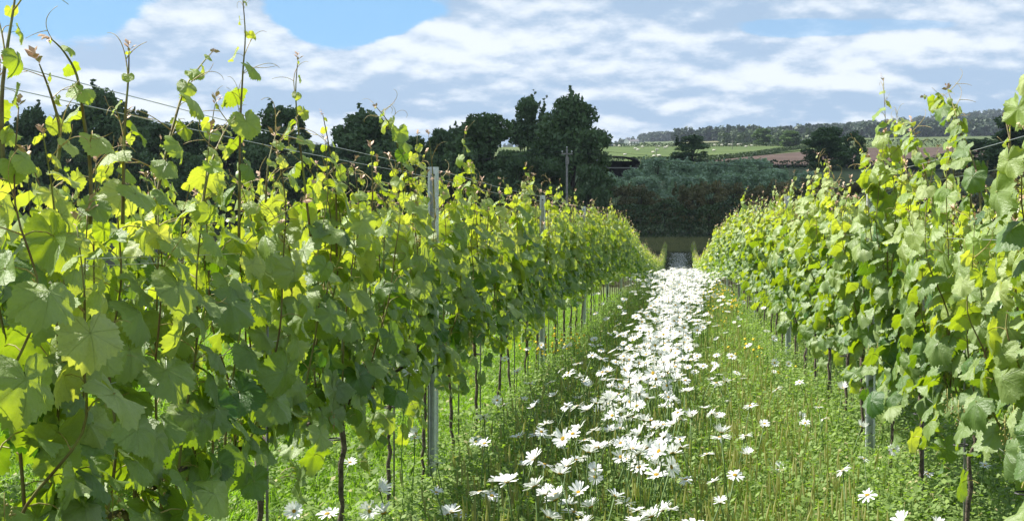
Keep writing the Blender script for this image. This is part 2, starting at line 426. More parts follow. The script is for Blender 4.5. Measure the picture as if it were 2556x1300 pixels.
def tree_meshes(H, W, base, n, lumps, leaf, material, spiky=0, seed=0, clump=.16):
    P, tone, C = crown_points(H, W, base, n, lumps, spiky, seed, clump)
    P[:, 2] = np.abs(P[:, 2] - .1) + .1
    V, Fq = leaves_np(P, leaf, .4)
    col = np.zeros((len(V), 4)); col[:, 0] = np.repeat(tone, 4); col[:, 3] = 1
    crown = np_mesh('crown', V, Fq, material, col)
    mb = MB(); rr = random.Random(seed)
    mb.tube([(0, 0, -.4), (.05, 0, H * .2), (-.1, .1, H * .5), (0, 0, H * .85)], [H * .018, H * .015, H * .010, H * .003], 8)
    for k in range(9):
        c = C[rr.randrange(lumps)]; z0 = H * rr.uniform(.18, .5)
        mb.tube([(0, 0, z0), (c[0] * .5, c[1] * .5, z0 + (c[2] - z0) * .6), (c[0], c[1], c[2])], [H * .007, H * .005, H * .002], 5)
    return crown, mb.mesh('trunk', M['trunk'], True)
def tree(name, label, cat, px, Y, top_py, width_px, meshes, H0, W0, group=None, zoff=0.0):
    X = (px - VX) / F * Y; z = ground_z(X, Y)
    H = Zp(top_py, Y) - z; W = width_px / 2 / F * Y
    root = empty(name, (X, Y, z), label, cat, group, random.uniform(0, 6.28))
    root.scale = (W / W0, W / W0, H / H0)
    for nme, me in zip(('crown', 'trunk'), meshes): link(nme, me, root)
    return root
TA = tree_meshes(15, 5, 0.6, 15000, 60, .30, M['tree'], 4, 3, .13)
TB = tree_meshes(15, 5, 0.5, 15000, 75, .30, M['tree'], 1, 11, .12)
TC = tree_meshes(15, 5, .4, 15000, 55, .30, M['treeg'], 0, 5, .14)
TF = tree_meshes(15, 3.4, .6, 8500, 46, .26, M['tree'], 5, 21, .11)
TW = tree_meshes(10, 3.5, .3, 7500, 60, .20, M['willow'], 4, 31, .12)
TW2 = tree_meshes(10, 3.5, .3, 7500, 46, .21, M['willow'], 2, 33, .14)
TH = tree_meshes(6, 3.5, .1, 5500, 45, .16, M['haw'], 2, 41, .14)
TU = tree_meshes(6, 3.5, .1, 6000, 45, .18, M['tree'], 2, 43, .14)
TN = tree_meshes(10, 5, .4, 3200, 40, .42, M['treeg'], 0, 51, .16)
for px, Y, tp, wd, T, lab in (
    (-40, 150, 300, 210, TB, 'dark tree at the left edge behind the tall near vine shoots'),
    (75, 158, 292, 150, TA, 'dark ragged-topped tree second from the left behind the vines'),
    (262, 150, 250, 215, TA, 'tall dark broad tree behind the thin shoots at upper left'),
    (395, 160, 315, 190, TB, 'dark rounded tree right of the tall broad one at upper left'),
    (560, 165, 322, 190, TB, 'low dark tree behind the tallest upright vine shoot'),
    (705, 152, 284, 170, TF, 'dark feathery tree between two tall vine shoots'),
    (810, 170, 372, 160, TC, 'low green tree in the dip right of the feathery tree'),
    (915, 150, 300, 215, TA, 'dark tree with spreading top left of the nearest steel post'),
    (1030, 158, 348, 150, TB, 'small dark tree directly above the nearest left steel post'),
    (1105, 162, 330, 130, TB, 'dark narrow tree just right of the nearest left post'),
    (1215, 148, 298, 200, TC, 'dense green rounded tree left of the two feathery tall trees'),
    (1318, 156, 262, 120, TF, 'tall slim feathery tree with drooping sprays against the sky'),
    (168, 166, 296, 150, TB, 'dark tree filling the gap left of the tall broad one at upper left'),
    (335, 168, 284, 130, TB, 'dark tree overlapping the right side of the tall broad one'),
    (482, 172, 316, 150, TC, 'low green-black tree left of the tallest upright vine shoot'),
    (628, 170, 338, 150, TB, 'low dark tree right of the tallest upright vine shoot'),
    (975, 170, 330, 150, TC, 'low green-black tree filling the belt left of the nearest steel post'),
    (1160, 168, 318, 150, TB, 'dark tree filling the belt left of the dense rounded green tree'),
    (1375, 165, 300, 130, TB, 'dark tree filling the belt between the two feathery tall trees'),
    (1428, 142, 262, 195, TA, 'big dark spiky-topped tree behind the utility pole')):
    tree('broadleaf_tree', lab, 'tree', px, Y, tp, wd, T, 15, 3.4 if T is TF else 5, 'dark trees behind the left vine row')
for i, (px, Y, tp, wd) in enumerate(((-60, 140, 400, 200), (60, 141, 392, 200), (160, 140, 380, 190), (330, 139, 385, 200), (420, 141, 400, 190), (490, 138, 390, 200), (640, 140, 375, 190), (720, 140, 395, 190), (800, 139, 385, 190), (880, 139, 400, 190), (970, 138, 380, 190), (1060, 139, 390, 190), (1140, 137, 385, 180), (1290, 136, 385, 170), (1370, 137, 400, 160), (1470, 135, 420, 120))):
    tree('bush', ordn(i) + ' dark bush from the left, at the foot of the dark trees', 'bush', px, Y, tp, wd, TU, 6, 3.5, 'dark bushes under the trees')
# the tall feathery ones keep open sprays
for px, Y, tp, wd, T, lab in (
    (1728, 300, 344, 95, TF, 'slim dark tree standing above the willows before the sheep pasture'),
    (1688, 300, 388, 70, TN, 'small dark tree leaning left beside the slim one before the pasture'),
    (2060, 330, 322, 118, TC, 'large dark tree between the two ploughed fields'),
    (2128, 345, 334, 90, TN, 'smaller dark tree right of the one between the ploughed fields'),
    (2300, 330, 395, 170, TN, 'low dark tree in front of the right ploughed field'),
    (2445, 300, 350, 180, TB, 'dark tree behind the tall right hand vine shoots'),
    (2560, 260, 292, 200, TC, 'big dark tree at the right edge under the hill'),
    (1903, 640, 322, 54, TB, 'round tree alone on the far pasture hedge, left of a pair'),
    (1928, 660, 346, 26, TN, 'tiny bush between the two round trees on the pasture hedge'),
    (1972, 600, 328, 62, TB, 'round tree alone on the far pasture hedge, right of a pair')):
    h0, w0 = (15, 3.4) if T is TF else ((10, 5) if T is TN else (15, 5))
    tree('broadleaf_tree', lab, 'tree', px, Y, tp, wd, T, h0, w0)
# pole height hedge, hawthorns and willows across the end of the alley
wl = [(1500, 205, 432, 110), (1585, 190, 424, 100), (1640, 200, 398, 130), (1700, 190, 402, 120), (1760, 205, 410, 110), (1800, 185, 405, 110), (1850, 195, 402, 110), (1890, 200, 398, 120), (1935, 190, 425, 110), (2010, 195, 430, 150), (1610, 172, 445, 130), (1720, 172, 440, 130), (1830, 172, 438, 130)]
for i, (px, Y, tp, wd) in enumerate(wl):
    tree('willow_bush', ('silvery willow bush in the lower front of the thicket, %s from the left' % ordn(i - 10)) if i > 9 else ('silvery willow bush along the back of the thicket, %s from the left' % ordn(i)), 'willow', px, Y, tp, wd, (TW, TW2)[i % 2], 10, 3.5, 'silver willows beyond the hedge')
for i, (px, Y, tp, wd) in enumerate([(1540, 145, 470, 130), (1600, 140, 468, 120), (1660, 146, 500, 120), (1720, 142, 468, 120), (1770, 138, 460, 130), (1825, 144, 464, 120), (1890, 140, 470, 120), (1960, 142, 460, 130), (2050, 140, 452, 170), (2160, 145, 445, 170), (2280, 142, 440, 180), (2400, 145, 430, 180), (2520, 142, 420, 180), (2640, 145, 430, 180)]):
    tree('hawthorn_bush', ordn(i) + ' brownish-topped hawthorn bush from the left, just behind the dark hedge', 'bush', px, Y, tp, wd, TH, 6, 3.5, 'hawthorn bushes behind the hedge')

def hedge(name, label, pts, h, wd, leaf, dens, material, group=None, cat='hedge'):
    """hedge of massed leaf sprays along ground points (X, Y)"""
    P = []; tone = []
    for (x0, y0), (x1, y1) in zip(pts[:-1], pts[1:]):
        L = math.hypot(x1 - x0, y1 - y0); n = int(L * dens)
        s = rng.uniform(0, 1, n); dx, dy = (x1 - x0) / L, (y1 - y0) / L
        off = rng.uniform(-1, 1, n); q = rng.uniform(0, 1, n)
        edge = rng.uniform(0, 1, n) < .75
        q = np.where(edge & (rng.uniform(0, 1, n) < .35), 1 - np.abs(rng.normal(0, .06, n)), q)
        off = np.where(edge & (q < .93), np.sign(off) * rng.uniform(.75, 1.1, n), off)
        for k in range(n):
            X = x0 + (x1 - x0) * s[k]; Y = y0 + (y1 - y0) * s[k]
            hh = h * (.88 + .28 * mnoise.noise(Vector((X * .9 / h * 2, Y * .9 / h * 2, 3))))
            lump = 1 + .35 * mnoise.noise(Vector((X * 1.2 / h * 2, Y * 1.2 / h * 2, q[k] * 3)))
            o = off[k] * wd * lump * (1 - .35 * q[k] ** 3)
            X2, Y2 = X - dy * o, Y + dx * o
            P.append((X2, Y2, ground_z(X2, Y2) + q[k] * hh)); tone.append(.5 + mnoise.noise(Vector((X2 * .5, Y2 * .5, q[k] * 2))) * .9)
    P = np.array(P); c0 = P[0].copy(); V, Fq = leaves_np(P - c0, leaf, .4)
    col = np.zeros((len(V), 4)); col[:, 0] = np.clip(np.repeat(tone, 4), 0, 1); col[:, 3] = 1
    o = link(name, np_mesh(name, V, Fq, material, col)); o.location = c0
    return tag(o, label, cat, group)
def W(px, Y): return ((px - VX) / F * Y, Y)
hedge('hedge', 'tall dark green hedge across the far end of the vineyard', [W(1150, 128), W(1500, 127), W(1900, 127), W(2700, 129)], 4.1, 1.4, .17, 260, M['hedge'])
def W2(px, py, lo=300, hi=700):
    Y = inv(px, py, lo, hi); return W(px, Y)
for lab, pts, h in (
    ('thin dark hedge along the top of the sheep pasture', [W2(1400, 367.6), W2(1600, 367), W2(1800, 366), W2(2010, 365), W2(2150, 364.5)], 2.0),
    ('dark hedge running diagonally between pasture and left ploughed field', [W2(1765, 404), W2(1850, 395), W2(1950, 380), W2(2020, 371), (W2(2100, 368))], 2.0),
    ('dark hedge along the bottom of the sheep pasture', [W2(1480, 409), W2(1620, 408), W2(1770, 404.5)], 2.2),
    ('dark hedge below the two ploughed fields', [W2(1760, 419.5, 300), W2(2050, 420, 300), W2(2640, 421, 300)], 2.4),
    ('dark hedge on top of the right ploughed field', [W2(2100, 367), W2(2640, 365)], 4.0)):
    hedge('hedgerow', lab, pts, h, 1.1, .4, 26, M['hedge'])

# woods on the ridge: one mass of small crowns
def wood(name, label, spots, material, size):
    P = []; tone = []
    for px, Y in spots:
        X = (px - VX) / F * Y; z = ground_z(X, Y); s = size * random.uniform(.55, 1.25); tn = random.random()
        n = 70
        d = rng.normal(size=(n, 3)); d /= np.linalg.norm(d, axis=1)[:, None]
        rad = s * rng.uniform(.55, 1.0, n)[:, None]
        q = np.array([X, Y, z + s * .9]) + d * rad * np.array([.62, .62, 1.0])
        P.append(q); tone += [tn * .7 + .3 * random.random() for _ in range(n)]
    P = np.concatenate(P); V, Fq = leaves_np(P, size * .30, .4, 1.0, .8)
    col = np.zeros((len(V), 4)); col[:, 0] = np.repeat(tone, 4); col[:, 3] = 1
    return tag(link(name, np_mesh(name, V, Fq, material, col)), label, 'woodland', kind='stuff')
spots = [(px + random.uniform(-4, 4), 2290 + random.uniform(-40, 60)) for px in np.arange(1600, 2640, 3.6)]
spots += [(random.uniform(1620, 1760), random.uniform(1900, 2280)) for _ in range(150)]
spots += [(random.uniform(1740, 2100), random.uniform(1650, 2250)) for _ in range(420)]
spots += [(random.uniform(2040, 2640), random.uniform(1300, 2280)) for _ in range(900)]
spots += [(px, 1255 + random.uniform(-20, 20)) for px in np.arange(1690, 2640, 6)]
spots = [s_ for s_ in spots if not ((2225 < s_[0] < 2375 and 1300 < s_[1] < 2285) or (2440 < s_[0] and 1500 < s_[1] < 2250)) or random.random() < .08]
wood('woodland', 'dark wooded hillside along the skyline on the right', spots, M['wood'], 7.5)
spots = [(px + random.uniform(-6, 6), random.uniform(1800, 2300)) for px in np.arange(1500, 1615, 5)]
spots += [(px + random.uniform(-8, 8), random.uniform(2000, 2290)) for px in np.arange(0, 1500, 7)]
spots += [(random.uniform(1800, 2060), random.uniform(860, 1240)) for _ in range(70)]
wood('scrub', 'low trees and scrub on the far lower slope', spots, M['woodlight'], 5.5)

# ------------------------------------------------------------------ barn, houses, poles, sheep
def part(name, mb, mt, parent, smooth=False): return link(name, mb.mesh(name, mt, smooth), parent)
Y = 250; X = (1538 - VX) / F * Y; zt = Zp(391, Y); ze = Zp(409, Y)
barn = empty('barn', (X, Y, ground_z(X, Y)), 'dark open barn with a curved tin roof beside the sheep pasture', 'barn', rz=R(8))
z0 = ze - ground_z(X, Y); zr = zt - ground_z(X, Y)
mb = MB(); n = 14; hw = 4.6; L = 9
prof = [(-hw * math.cos(math.pi * k / n), z0 + (zr - z0) * math.sin(math.pi * k / n)) for k in range(n + 1)]
vs = [(a, b_, c_ + d_) for b_ in (-L / 2, L / 2) for d_ in (0, -.12) for a, c_ in prof]
q = n + 1; fs = []
for k in range(n):
    fs += [(k, k + 1, 2 * q + k + 1, 2 * q + k), (q + k, 3 * q + k, 3 * q + k + 1, q + k + 1), (k, q + k, q + k + 1, k + 1), (2 * q + k, 2 * q + k + 1, 3 * q + k + 1, 3 * q + k)]
mb.add(vs, fs); roof = part('roof', mb, M['tin'], barn)
mb = MB()
for x_ in (-hw + .1, hw - .1):
    for k in range(4):
        y_ = -L / 2 + .3 + k * (L - .6) / 3
        o = MB(); o.box(x_ - .12, x_ + .12, y_ - .12, y_ + .12, 0, z0 + .1); part('post', o, M['timber'], barn)
o = MB(); o.box(-hw, hw, L / 2 - .15, L / 2 - .05, 0, z0 + .6); part('wall', o, M['timber'], barn)
o = MB(); o.box(-hw, -hw + .08, -L / 2, L / 2 - .2, z0 - 1.7, z0); part('wall', o, M['timber'], barn)
o = MB(); o.box(-hw + .3, hw - .3, -L / 2 + .05, -L / 2 + .16, z0 - 1.0, z0 - .8); part('beam', o, M['pole'], barn)

def house(px, py, Y, w_, d_, h_, label, rz=0.0, base=None):
    X = (px - VX) / F * Y; zb = base if base is not None else ground_z(X, Y)
    r = empty('house', (X, Y, zb), label, 'house', rz=rz)
    hh = h_ * .62
    o = MB(); o.add([(-w_ / 2, -d_ / 2, -2), (w_ / 2, -d_ / 2, -2), (w_ / 2, d_ / 2, -2), (-w_ / 2, d_ / 2, -2), (-w_ / 2, -d_ / 2, hh), (w_ / 2, -d_ / 2, hh), (w_ / 2, d_ / 2, hh), (-w_ / 2, d_ / 2, hh), (-w_ / 2, 0, h_ * .97), (w_ / 2, 0, h_ * .97)],
        [(0, 1, 5, 4), (2, 3, 7, 6), (1, 2, 6, 9, 5), (3, 0, 4, 8, 7), (3, 2, 1, 0)]); part('wall', o, M['white_wall'], r)
    e = .35; sl_ = (h_ - hh) / (d_ / 2)
    o = MB()
    for s in (-1, 1):
        o.add([(-w_ / 2 - e, s * (d_ / 2 + e), hh - sl_ * e), (w_ / 2 + e, s * (d_ / 2 + e), hh - sl_ * e), (w_ / 2 + e, 0, h_), (-w_ / 2 - e, 0, h_),
               (-w_ / 2 - e, s * (d_ / 2 + e), hh - sl_ * e + .2), (w_ / 2 + e, s * (d_ / 2 + e), hh - sl_ * e + .2), (w_ / 2 + e, 0, h_ + .2), (-w_ / 2 - e, 0, h_ + .2)],
              [(0, 1, 2, 3), (7, 6, 5, 4), (0, 4, 5, 1), (1, 5, 6, 2), (0, 3, 7, 4)])
    rf = part('roof', o, M['slate'], r)
    for s in (-1, 1):
        o = MB(); o.box(s * w_ * .42 - .45, s * w_ * .42 + .45, -.4, .4, h_ - .6, h_ + 1.2); part('chimney', o, M['white_wall'], rf)
    for row in range(2):
        for k in range(3):
            cx = -w_ / 2 + w_ * (k + .5) / 3; cz = hh * (.28 + .44 * row)
            o = MB(); o.box(cx - .5, cx + .5, -d_ / 2 - .04, -d_ / 2 + .02, cz - .6, cz + .6); part('window', o, M['glass'], r)
    return r
house(1567, 352, 1500, 7, 7, 9, 'white gabled farmhouse on the skyline, left of its pair', R(70))
house(1583, 356, 1490, 11, 7, 6.5, 'long low white house on the skyline, right of its pair', R(8))
house(2128, 300, 2200, 16, 9, 7, 'pale farm building high on the far wooded hill', R(10))
house(447, 400, 175, 2.6, 3.5, 11.2, 'small white house glimpsed between the dark trees at left')

def pole(name, label, px, Y, top, r0, arm, base_py=None):
    X = (px - VX) / F * Y; z = ground_z(X, Y); h = Zp(top, Y) - z
    o = empty(name, (X, Y, z), label, 'pole', rz=R(12))
    b_ = MB(); b_.tube([(0, 0, -.5), (0, 0, h * .5), (0, 0, h)], [r0, r0 * .86, r0 * .7], 12); part('pole_shaft', b_, M['pole'], o, True)
    b_ = MB(); b_.box(-arm, arm, -.17, -.07, h - .55, h - .42); b_.box(-arm * .7, arm * .7, .06, .16, h - .56, h - .44); part('crossarm', b_, M['pole'], o)
    for s in (-1, 0, 1):
        b_ = MB(); zz = h - .42 if s else h
        b_.tube([(s * arm * .85, -.12 if s else 0, zz), (s * arm * .85, -.12 if s else 0, zz + .1), (s * arm * .85, -.12 if s else 0, zz + .12), (s * arm * .85, -.12 if s else 0, zz + .24)], [.03, .03, .09, .06], 8)
        part('insulator', b_, M['porcelain'], o, True)
    return o, X, z + h
po, pxw, pzt = pole('utility_pole', 'weathered wooden utility pole before the big dark tree', 1415, 118, 372, .13, .55)
b_ = MB(); b_.box(-.16, .16, -.4, -.16, pzt - po.location.z - 1.5, pzt - po.location.z - .8); part('switch_box', b_, M['pole'], po)
for k, (dx, zz) in enumerate(((-.46, -.2), (0, .2), (.46, -.2))):
    mb = MB()
    for sx_ in (-1, 1):
        pts = [(pxw + dx + sx_ * s_ * 55, 118 + sx_ * s_ * 11, pzt + zz - 2.0 * (1 - (2 * s_ - 1) ** 2) * .8 - s_ * .3) for s_ in np.linspace(0, 1, 12)]
        mb.tube(pts, .012, 4)
    tag(link('power_line', mb.mesh('power_line', M['tie'])), ('left', 'middle', 'right')[k] + ' overhead line leaving the utility pole crossarm', 'power line', 'overhead lines on the utility pole')
pole('utility_pole', 'distant thin pole standing in the pasture left of the slim tree', 1638, 460, 362, .15, .8)
pole('utility_pole', 'distant thin pole standing in the pasture right of the slim tree', 1828, 560, 352, .15, .8)

def sheep_mesh():
    mb = MB(); n, k = 10, 7
    vs = []; fs = []
    for i in range(k + 1):
        ph = math.pi * i / k
        for j in range(n):
            th = 2 * math.pi * j / n
            b = 1 + .10 * math.sin(5 * th + i * 2)
            vs.append((.62 * math.cos(ph), .30 * math.sin(ph) * math.cos(th) * b, .68 + .30 * math.sin(ph) * math.sin(th) * b))
    for i in range(k):
        for j in range(n): fs.append((i * n + j, i * n + (j + 1) % n, (i + 1) * n + (j + 1) % n, (i + 1) * n + j))
    mb.add(vs, fs)
    for x, y in ((.38, .15), (.38, -.15), (-.38, .15), (-.38, -.15)): mb.tube([(x, y, 0), (x, y, .25), (x, y, .55)], [.04, .05, .08], 6, 1)
    mb.tube([(.50, 0, .78), (.66, 0, .86)], [.16, .12], 8)
    mb.tube([(.64, 0, .92), (.74, 0, .86), (.90, 0, .74)], [.10, .09, .045], 8, 1)
    for s in (-1, 1): mb.tube([(.70, s * .07, .93), (.68, s * .2, .92)], [.035, .012], 5, 1)
    mb.tube([(-.6, 0, .75), (-.68, 0, .5)], [.06, .03], 6)
    return mb.mesh('sheep', [M['wool'], M['sheepskin']], True)
SM = sheep_mesh()
for px, py in ((1586, 377), (1592, 380), (1604, 372), (1560, 392), (1510, 370), (1534, 368), (1640, 380), (1660, 374), (1665, 371), (1645, 371), (1782, 381), (1784, 366.5), (1802, 367), (1820, 366), (1826, 366), (1843, 366), (1852, 365.5), (1862, 371), (1876, 368), (1546, 369), (1630, 386), (1700, 368), (1632, 396), (1645, 396)):
    Y = inv(px, py, 375, 655); X = (px - VX) / F * Y
    o = link('sheep', SM, None, (X, Y, ground_z(X, Y) + .3)); o.rotation_euler = (0, 0, random.choice([0, 3.1]) + random.uniform(-.6, .6)); s = random.uniform(1.0, 1.25); o.scale = (s,) * 3
    tag(o, 'small white sheep grazing on the distant green pasture', 'sheep', 'sheep grazing on the pasture')

# ------------------------------------------------------------------ vine leaves
LOBES = [(0, 1.0), (14, .93), (27, .80), (42, .89), (54, .96), (68, .90), (84, .76), (100, .80), (112, .84), (132, .77), (152, .68), (166, .54), (176, .22), (180, .06)]
def outline(th, k):
    a = abs(math.degrees(th)); a = min(a, 360 - a)
    xs_ = [p_[0] for p_ in LOBES]; r = float(np.interp(a, xs_, [p_[1] for p_ in LOBES]))
    mean = .86 if a < 150 else r
    return r * (1 - k) + mean * k
def blade(seed, n=64, rings=(.18, .38, .58, .76, .9, 1.0), teeth=True, petiole=True):
    r = random.Random(seed)
    k = r.uniform(.15, .6); ph = r.uniform(0, 6.28); ph2 = r.uniform(0, 6.28)
    cup = r.uniform(-.22, .16); fold = r.uniform(-.05, .45) ; wave = r.uniform(.08, .24); curl = r.uniform(-.1, .8); twist = r.uniform(-.4, .4)
    asym = r.uniform(-.06, .06)
    vs = [(0, 0, 0)]; uv = [(0, 0)]
    for t_ in rings:
        for i in range(n):
            th = 2 * math.pi * i / n
            if th > math.pi: th -= 2 * math.pi
            rr = outline(th, k) * (1 + asym * math.sin(th))
            if teeth and t_ == rings[-1] and abs(th) < 2.75: rr *= 1.045 if i % 2 else .955
            x = math.sin(th) * rr * t_ * .95; y = math.cos(th) * rr * t_
            q = rr * t_
            z = cup * q * q - fold * abs(x) * .8 + wave * q * q * math.sin(3 * th + ph) + wave * .5 * q ** 3 * math.sin(7 * th + ph2)
            z -= curl * max(0, y) ** 2 * .55 + .12 * curl * q ** 3
            z += twist * x * y * .4
            z += .035 * math.cos(math.radians(360 / 50 / 1) * math.degrees(th)) * q
            vs.append((x, y, z)); uv.append((math.sin(th) * rr * t_, math.cos(th) * rr * t_))
    pk = r.uniform(0, 50)
    if teeth: vs = [(x, y, z + .075 * mnoise.noise(Vector((x * 3.2, y * 3.2, pk))) + .035 * mnoise.noise(Vector((x * 8, y * 8, pk)))) for x, y, z in vs]
    vs = [(x * .56, y * .56, z * .56) for x, y, z in vs]
    fs = [(0, 1 + (i + 1) % n, 1 + i) for i in range(n)]
    for q in range(len(rings) - 1):
        a, b_ = 1 + q * n, 1 + (q + 1) * n
        fs += [(a + i, a + (i + 1) % n, b_ + (i + 1) % n, b_ + i) for i in range(n)]
    J = (0, .10, .42) if petiole else (0, 0, 0)
    vs = [(x + J[0], y + J[1], z + J[2]) for x, y, z in vs]
    return vs, fs, uv, J
def leaf_mesh(seed):
    vs, fs, uv, J = blade(seed)
    mb = MB(); mb.add(vs, fs, 0); nv = len(vs)
    mb.tube([(0, 0, 0), (0, -.03, .16), (0, .02, .33), J], [.014, .011, .010, .012], 5, 1, False)
    me = mb.mesh('leaf', [M['leaf'], M['petiole']], True)
    ul = me.uv_layers.new(name='UVMap')
    uvs = np.array(uv + [(3, 3)] * (len(mb.v) - nv)); li = np.empty(len(me.loops), dtype=np.int32); me.loops.foreach_get('vertex_index', li)
    ul.data.foreach_set('uv', uvs[li].astype(np.float32).ravel())
    return me
LEAVES = [leaf_mesh(100 + i) for i in range(24)]
LOW = []
for i in range(8):
    vs, fs, uv, J = blade(200 + i, n=12, rings=(.55, 1.0), teeth=False)
    LOW.append((np.array(vs), [f for f in fs]))
def tendril_mesh(seed):
    r = random.Random(seed); mb = MB()
    pts = []; p_ = Vector((0, 0, 0)); d = Vector((0, .3, 1)).normalized(); turn = r.uniform(.12, .34); ax = Vector((r.uniform(-1, 1), r.uniform(-.3, .3), r.uniform(-.3, .3))).normalized()
    for k in range(16):
        pts.append(p_.copy()); p_ = p_ + d * .06
        d = Matrix.Rotation(turn * (.15 + (k / 10) ** 2), 3, ax) @ d
    mb.tube(pts, [.010 - .0004 * k for k in range(16)], 4)
    q = pts[5]; d = Vector((r.uniform(-.5, .5), -.3, .9)).normalized(); p2 = [q.copy()]
    for k in range(8): q = q + d * .055; p2.append(q.copy()); d = Matrix.Rotation(-turn * .7, 3, ax) @ d
    mb.tube(p2, [.008 - .0005 * k for k in range(9)], 4)
    return mb.mesh('tendril', M['tendril'], True)
TENDRILS = [tendril_mesh(300 + i) for i in range(6)]
def tip_mesh(seed):
    r = random.Random(seed); mb = MB()
    for k in range(7):
        a = r.uniform(0, 6.28); L = r.uniform(.35, 1.0); w_ = L * .24; h = k * .13
        d = Vector((math.cos(a) * .8, math.sin(a) * .8, r.uniform(.5, 1.2))).normalized(); s_ = d.cross(Vector((0, 0, 1))).normalized()
        b_ = Vector((0, 0, h)); up = Vector((0, 0, .12 * L))
        mb.add([b_, b_ + d * L * .5 + s_ * w_, b_ + d * L - up, b_ + d * L * .5 - s_ * w_, b_ + d * L * .55 + up * .7], [(0, 1, 4), (1, 2, 4), (2, 3, 4), (3, 0, 4)])
    return mb.mesh('shoot_tip', M['tip'], True)
TIPS = [tip_mesh(400 + i) for i in range(4)]
def cluster_mesh():
    mb = MB(); r = random.Random(5)
    mb.tube([(0, 0, 0), (0, 0, -.09)], .0015, 4)
    for k in range(26):
        z = -.02 - .075 * r.random(); a = r.uniform(0, 6.28); d = .018 * (1 - abs(z + .05) * 6) + .004
        c_ = (math.cos(a) * d, math.sin(a) * d, z)
        mb.tube([(c_[0], c_[1], c_[2] - .003), c_, (c_[0], c_[1], c_[2] + .003)], [.0008, .0035, .0008], 6)
    return mb.mesh('grape_cluster', M['petiole'], True)
CLUSTER = cluster_mesh()

def frame(T, N):
    N = N.normalized(); T = (T - N * T.dot(N)).normalized(); X_ = T.cross(N)
    return Matrix((X_, T, N)).transposed()
def rnd(a, b): return random.uniform(a, b)

class Vine:
    """collects a vine's skeleton; leaves come out as objects (near) or as one mass (far)"""
    def __init__(s, seed, side, hero=False):
        s.r = random.Random(seed); s.leaves = []; s.shoots = []; s.tendrils = []; s.tips = []; s.side = side
    def leaf_at(s, p, size, age, out=None, drop=None):
        r = s.r
        if out is None:
            sd = r.choice((-1, 1)) if r.random() < .45 else s.side
            out = Vector((sd * r.uniform(.5, 1), r.uniform(-.75, .75), 0))
        N = out.normalized() + Vector((r.gauss(0, .22), r.gauss(0, .22), r.uniform(-.05, 1.35)))
        T = Vector((out.x * .35 + r.gauss(0, .3), out.y * .35 + r.gauss(0, .45), -1.0))
        s.leaves.append((Vector(p), frame(T, N), size, age, min(1, max(0, r.gauss(.5, .28)))))
    def shoot(s, pts, r0=.0045, sparse=1.0, start=.0, sizes=None, tendril=.25):
        """pts: polyline from base to tip"""
        r = s.r; pts = [Vector(p_) for p_ in pts]
        fine = []
        for i in range(len(pts) - 1):
            p0 = pts[max(i - 1, 0)]; p1 = pts[i]; p2 = pts[i + 1]; p3 = pts[min(i + 2, len(pts) - 1)]
            for k in range(4):
                u = k / 4
                fine.append(.5 * ((2 * p1) + (p2 - p0) * u + (2 * p0 - 5 * p1 + 4 * p2 - p3) * u * u + (3 * p1 - p0 - 3 * p2 + p3) * u ** 3))
        fine.append(pts[-1])
        L = sum((fine[i + 1] - fine[i]).length for i in range(len(fine) - 1))
        n = len(fine); s.shoots.append((fine, [r0 * (1 - .72 * i / (n - 1)) for i in range(n)]))
        d = 0; nxt = r.uniform(.0, .06) + start; sd = 1
        for i in range(n - 1):
            a, b_ = fine[i], fine[i + 1]; seg = (b_ - a).length
            while nxt < d + seg:
                p_ = a.lerp(b_, (nxt - d) / seg); rem = L - nxt
                size = min(.150, .028 + .40 * rem) * r.uniform(.72, 1.12) * (1 if sizes is None else sizes)
                size = min(size, .175)
                age = max(0, min(1, 1.05 - rem * 1.55 + r.gauss(0, .1)))
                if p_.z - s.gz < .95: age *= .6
                out = Vector((s.side * sd * r.uniform(.4, 1), r.uniform(-.7, .7), 0)); sd = -sd
                if r.random() < .4: out.x = abs(out.x) * s.side
                s.leaf_at(p_, size, age, out)
                if rem < .75 and r.random() < tendril: s.tendrils.append((p_, r.uniform(.10, .20), Vector((r.gauss(0, .6), r.gauss(0, .7), r.uniform(.1, 1)))))
                nxt += r.uniform(.058, .088) * sparse * (1.0 if rem > .25 else .8)
            d += seg
        s.tips.append((fine[-1], r.uniform(.022, .038), (fine[-1] - fine[-2]).normalized()))

